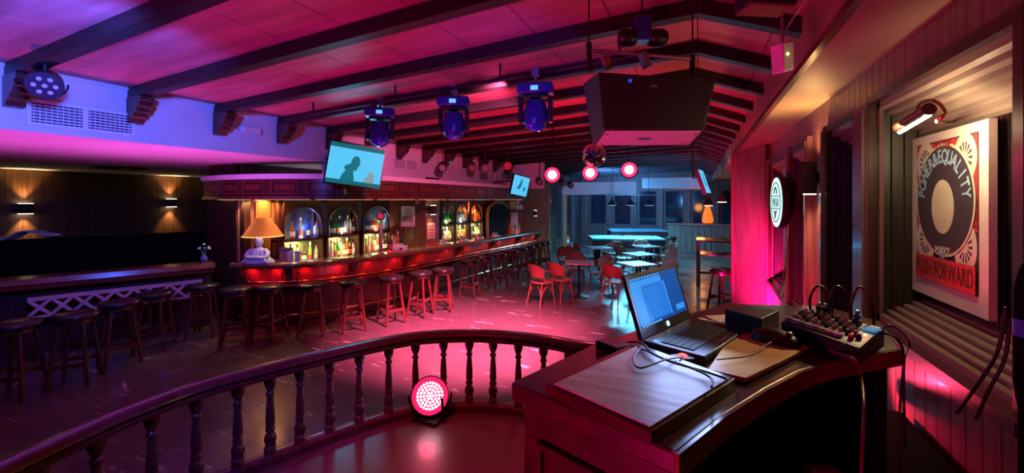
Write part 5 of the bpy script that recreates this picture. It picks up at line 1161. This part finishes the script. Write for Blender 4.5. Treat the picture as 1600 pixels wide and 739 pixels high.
# ---- left room bits
c = Pz(30,362,7.0); t = thing('white_cushion','white crumpled cloth lying on a dark booth back at the left border','cloth',(c.x,c.y,1.42), .5)
m = MB(); m.grid(lambda a,b: Vector(((a-.5)*1.1,(b-.5)*.22,.14*math.exp(-((a-.72)*4)**2)+.03+.02*math.sin(a*14))),20,6,(0,0,-.02)); m.build('folds', mat('bright_cloth',(.8,.76,.68),.8), t, ang=60)
t2 = thing('booth_seat','long dark upholstered booth in the dark room at the left','booth',(c.x,c.y+.5,0.001), 1.25)
m = MB(); m.bx(-2.2,2.2,-.3,.25,0,.5); m.build('seat', M_LEATH, t2, bevel=.03)
m = MB(); m.bx(-2.2,2.2,.26,.42,0,1.40); m.build('backrest', M_VBLK, t2, bevel=.03)
c = Pz(318,398,7.3); t = thing('flower_vase','small vase with pale blue flowers beside the dark pier','vase',(-7.45,4.2,1.073))
m = MB(); m.lathe([(.03,0),(.05,.03),(.055,.07),(.03,.11),(.025,.13),(.03,.14)],14); m.build('pot', mat('vase_blue',(.10,.13,.3),.3), t, ang=60)
random.seed(4); 
for k in range(7):
    a = random.uniform(0,6.28); q = Vector((.08*math.cos(a),.08*math.sin(a),.2+.12*random.random())); m = MB(); m.tube([(0,0,.12),q*.6+Vector((0,0,.06)),q],.004,5); m.build('stem', mat('stem_green',(.06,.12,.04),.6), t)
    m = MB(); m.ball(q,.022,8,6,(1,1,.6)); m.build('blossom', mat('blossom',(.55,.6,.8),.7), t)
# ================================================================ SEATING AND POOL TABLES
def mk_chair(label):
    t = thing('wicker_chair', label, 'chair', (0,0,0), 0, 'wicker bistro chairs')
    m = MB(); m.lathe([(.17,.43),(.215,.435),(.225,.45),(.215,.465),(.0001,.462)],22,Matrix.Identity(4),1,.95); m.build('seat', M_RATT, t, ang=50)
    # chair faces -y, back at +y
    def bk(a,b): 
        an = math.radians(-62+124*a); r = .225+.03*b
        top = .80-.10*abs(2*a-1)**3
        z = .56+(top-.56)*b
        return Vector((r*math.sin(an), r*math.cos(an)*.9+.03*b, z))
    m = MB(); m.grid(bk,14,6,(0,.008,0)); m.build('backrest', M_RATT, t, ang=60)
    arch = [(-.20,.10,.45)]+[bk(0,0.2*k)+Vector((0,.004,0)) for k in range(5)]+[bk(k/12,1.0)+Vector((0,.004,.012)) for k in range(13)]+[bk(1,.2*k)+Vector((0,.004,0)) for k in (4,3,2,1,0)]+[(.20,.10,.45)]
    m = MB(); m.tube(arch,.013,8); m.build('back_frame', M_CANE, t)
    for s_ in (-1,1):
        m = MB(); m.tube(smooth_path([Vector((s_*.225,.11,.70)),Vector((s_*.26,-.02,.68)),Vector((s_*.25,-.12,.60)),Vector((s_*.205,-.13,.45))],4),.012,7); m.build('armrest', M_CANE, t)
        m = MB(); m.tube([(s_*.17,-.13,.44),(s_*.20,-.18,.0)],[.017,.013],8); m.build('leg', M_CANE, t)
        m = MB(); m.tube([(s_*.16,.13,.44),(s_*.20,.22,.0)],[.017,.013],8); m.build('leg', M_CANE, t)
        m = MB(); m.tube(smooth_path([Vector((s_*.19,-.165,.16)),Vector((s_*.175,-.08,.33)),Vector((s_*.165,.0,.37)),Vector((s_*.175,.09,.33)),Vector((s_*.185,.185,.16))],4),.009,6); m.build('side_brace', M_CANE, t)
    m = MB(); m.tube(smooth_path([Vector((-.185,.185,.18)),Vector((-.1,.15,.34)),Vector((0,.14,.38)),Vector((.1,.15,.34)),Vector((.185,.185,.18))],4),.009,6); m.build('rear_brace', M_CANE, t)
    return t
def mk_table(label):
    t = thing('cafe_table', label, 'table', (0,0,0), 0, 'cafe tables')
    m = MB(); m.box((0,0,.735),(.62,.62,.025)); m.build('tabletop', mat('pale_tabletop',(.55,.56,.58),.22), t, bevel=.008)
    m = MB(); m.lathe([(.035,.02),(.03,.06),(.03,.70),(.08,.722)],14); m.build('column', M_BLK, t, ang=50)
    m = MB(); m.lathe([(.22,0.001),(.22,.01),(.06,.035),(.035,.05)],20); m.build('foot', M_BLK, t, ang=40)
    m = MB(); m.box((0,0,.715),(.3,.3,.014)); m.build('mounting_plate', M_BLK, t, smooth=False)
    return t
TB = [(995,411,'pale cyan cafe table nearest the laptop screen',.78),(1000,396,'pale cyan cafe table second behind the laptop screen',.78),(1010,384,'pale cyan cafe table third behind the laptop screen',.78),(905,409,'dark reddish cafe table among the red lit chairs',.3),(936,386,'small blue lit cafe table left, nearest the pool table',.6)]
tb = None; tpos = []
for i,(px,py,lab,rz) in enumerate(TB):
    p = G(px,py,.75); tpos.append(p)
    if tb is None: tb = mk_table(lab); tb.location = (p.x,p.y,0); tb.rotation_euler = (0,0,rz)
    elif i==3:
        t = dup(tb,(p.x,p.y,0),rz,lab)
    else: dup(tb,(p.x,p.y,0),rz,lab)
ch = None
def chair(x,y,face,label):
    global ch
    if ch is None: ch = mk_chair(label); ch.location=(x,y,0); ch.rotation_euler=(0,0,face)
    else: dup(ch,(x,y,0),face,label)
# face: rotation so that local -y points to the table
def toward(p,q): d=(q-p); return math.atan2(d.y,d.x)+PI/2
def cpx(px,py,H=.80): return G(px,py,H)
CH = [(875,410,3,'bright red wicker chair nearest, back turned to the camera'),(846,413,3,'bright red wicker chair at the left end, turned sideways'),(962,413,0,'wicker chair left of the nearest cyan table, back to the camera'),
 (900,397,3,'wicker chair behind the dark reddish table, left one'),(930,403,3,'wicker chair right of the dark reddish table'),(1040,404,0,'wicker chair right of the nearest cyan table'),(1042,391,1,'wicker chair right of the second cyan table'),
 (958,394,1,'wicker chair left of the second cyan table'),(1044,381,2,'wicker chair right of the third cyan table, with a cyan rim'),(1003,377,2,'wicker chair behind the third cyan table, with a round cyan rim'),(906,381,4,'wicker chair left of the small blue table'),(958,379,4,'wicker chair right of the small blue table, before the pool table'),(885,388,3,'wicker chair at the left rear of the group, in shadow'),(975,384,2,'wicker chair left of the third cyan table')]
for px,py,ti,lab in CH:
    p = cpx(px,py); q = tpos[ti]; d = Vector((p.x-q.x,p.y-q.y,0)); 
    if d.length < .62: d.normalize(); p = Vector((q.x,q.y,0))+d*.62
    chair(p.x,p.y,toward(Vector((p.x,p.y,0)),Vector((q.x,q.y,0))),lab)
lamp('POINT',(.80,9.0,2.72),(1,.45,.12),16,size=.05,name='corner_fill')  # warm light added behind the wing wall, without a fixture
# pool tables
def pool(cx_,cy_,rz,label):
    t = thing('pool_table', label, 'pool table', (cx_,cy_,0), rz, 'pool tables')
    m = MB(); m.bx(-1.15,1.15,-.62,.62,.52,.78); m.build('body', M_MAHD, t, bevel=.02)
    m = MB(); m.bx(-1.05,1.05,-.52,.52,.78,.79); m.build('cloth', M_CLOTH, t, smooth=False)
    for s_ in (-1,1):
        m = MB(); m.bx(-1.17,1.17,s_*.585-.055,s_*.585+.055,.78,.83); m.build('long_rail', M_CLOTH, t, bevel=.01)
        m = MB(); m.bx(s_*1.115-.055,s_*1.115+.055,-.53,.53,.78,.83); m.build('short_rail', M_CLOTH, t, bevel=.01)
    for a in (-1,0,1):
        for b in (-1,1):
            m = MB(); m.lathe([(.045,.829),(.045,.835)],14,Matrix.Translation((a*1.07,b*.55,0))); m.build('pocket', M_BLKM, t)
    for a in (-1,1):
        for b in (-1,1):
            m = MB(); m.lathe([(.06,0.001),(.07,.02),(.05,.08),(.075,.3),(.08,.53)],14,Matrix.Translation((a*.95,b*.45,0))); m.build('leg', M_MAHD, t, ang=50)
a,b = G(912,373.5,.83),G(1031,372,.83); d=(b-a); rz=math.atan2(d.y,d.x)*.6; c=(a+b)/2
pool(c.x-.0,c.y+.6,rz,'nearer pool table with a cyan lit cloth')
a,b = G(940,361,.83),G(1035,360,.83); c2=(a+b)/2; pool(c2.x+.05,c2.y+.9,rz,'farther pool table behind the first')
# pool table lamp
c = Pz(985,318,14.2); t = thing('pool_table_lamp','long hanging pool table lamp with blue lit shades','lamp',tuple(c),rz)
m = MB(); m.cyl((-.85,0,.3),(.85,0,.3),.02); m.build('bar', M_GREY, t)
for k in (-1,0,1):
    m = MB(); m.lathe([(.20,-.03),(.05,.13),(.02,.2),(.02,.3)],16,Matrix.Translation((k*.62,0,-.03))); m.build('shade', M_BLK, t, ang=40)
    m = MB(); m.lathe([(.15,-.062),(.15,-.056)],16,Matrix.Translation((k*.62,0,0))); m.build('bulb_disc', emit('pool_bulb',(.35,.75,1),9), t)
for k in (-1,1):
    m = MB(); m.cyl((k*.6,0,.3),(k*.6,0,ceil_z(c.x)-c.z),.008); m.build('drop_rod', M_BLK, t)
lamp('AREA', c+Vector((0,0,-.1)), (.12,.62,1), POOLP, c+Vector((0,0,-2)), 1.6, size_y=.6, name='pool_lamp_light')
# stool by the low partition
p = G(1048,372,.75); t = dup(st,(p.x,p.y,0),.3,'pale legged stool with a dark seat beside the low partition','stool by the partition')
# fire extinguisher style red box by the bar end
p = G(887,381,.1); t = thing('fire_extinguisher','red fire extinguisher standing on the floor left of the cafe chairs','extinguisher',(p.x,p.y,0.001))
m = MB(); m.lathe([(.08,0),(.085,.02),(.085,.42),(.05,.48),(.03,.50)],14); m.build('cylinder', mat('extinguisher_red',(.6,.03,.02),.35), t, ang=50)
m = MB(); m.lathe([(.02,.5),(.035,.52),(.03,.56)],10); m.build('valve', M_BLK, t); m = MB(); m.lathe([(.087,.15),(.087,.32)],14); m.build('paper_label', M_PAPER, t)
# ---- right-hand corner beyond the wing wall
p = Pz(1126,400,10.2); t = thing('high_table','reddish wooden high table standing right beyond the wing wall','table',(p.x,p.y,0.001))
m = MB(); m.bx(-.55,.45,-.4,.4,1.08,1.13); m.build('tabletop', M_STW, t, bevel=.01)
for a in (-1,1):
    for b in (-1,1):
        m = MB(); m.bx(a*.45-.045-.05,a*.45+.045-.05,b*.32-.045,b*.32+.045,0,1.08); m.build('leg', M_STW, t, smooth=False)
m = MB(); m.bx(-.5,.4,-.34,.34,.75,.78); m.build('shelf', M_STW, t, smooth=False); m = MB(); m.bx(-.5,.4,-.3,-.26,.3,.36); m.build('stretcher', M_STW, t, smooth=False)
p = G(1127,420,.80); dup(st,(p.x,p.y,0),.9,'red lit bar stool in front of the high table beside the wing wall','stool at the high table')
for i,(px,py,z,lab) in enumerate([(1107,318,10.5,'left of the two small hanging lamps beyond the wing wall'),(1128,312,9.8,'right of the two small hanging lamps beyond the wing wall')]):
    c = Pz(px,py,z); t = thing('hanging_lamp', lab, 'lamp', tuple(c), 0, 'small hanging lamps')
    m = MB(); m.lathe([(.11,-.05),(.10,.02),(.05,.09),(.02,.13)],16); m.build('shade', M_BLKM, t, ang=40)
    m = MB(); m.lathe([(.095,-.06),(.095,-.052)],16); m.build('bulb_disc', emit('warm_bulb2',(1,.75,.5),9), t)
    m = MB(); m.cyl((0,0,.12),(0,0,SOF-c.z if c.x>XS else ceil_z(c.x)-c.z),.006); m.build('cord', M_BLK, t)
    lamp('SPOT', c+Vector((0,0,-.08)), (1,.55,.25), 12, c+Vector((0,0,-2)), .05, 110, .6, name='hanging_lamp_light')
c = Pz(1104,352,14.0); t = thing('glowing_lamp','orange glowing cone lamp on the partition ledge at the right','lamp',(c.x,c.y,1.17))
cx2 = Vector((c.x,17.66)); t.location = (G(1100,360,1.17) if False else Pz(1104,350,17.9)); t.location.y = 17.66; t.location.z = 1.171
m = MB(); m.lathe([(.16,0),(.17,.02),(.12,.05)],16); m.build('base', M_BRASS, t)
m = MB(); m.lathe([(.19,.05),(.20,.2),(.15,.42),(.08,.68),(.03,.78)],18,Matrix.Identity(4),1,.6); m.build('glowing_shade', emit('orange_glow',(1,.20,.015),1.1), t, ang=60)
lamp('POINT', t.location+Vector((-.3,-.3,.5)), (1,.35,.05), 25, size=.2, name='glowing_lamp_light')
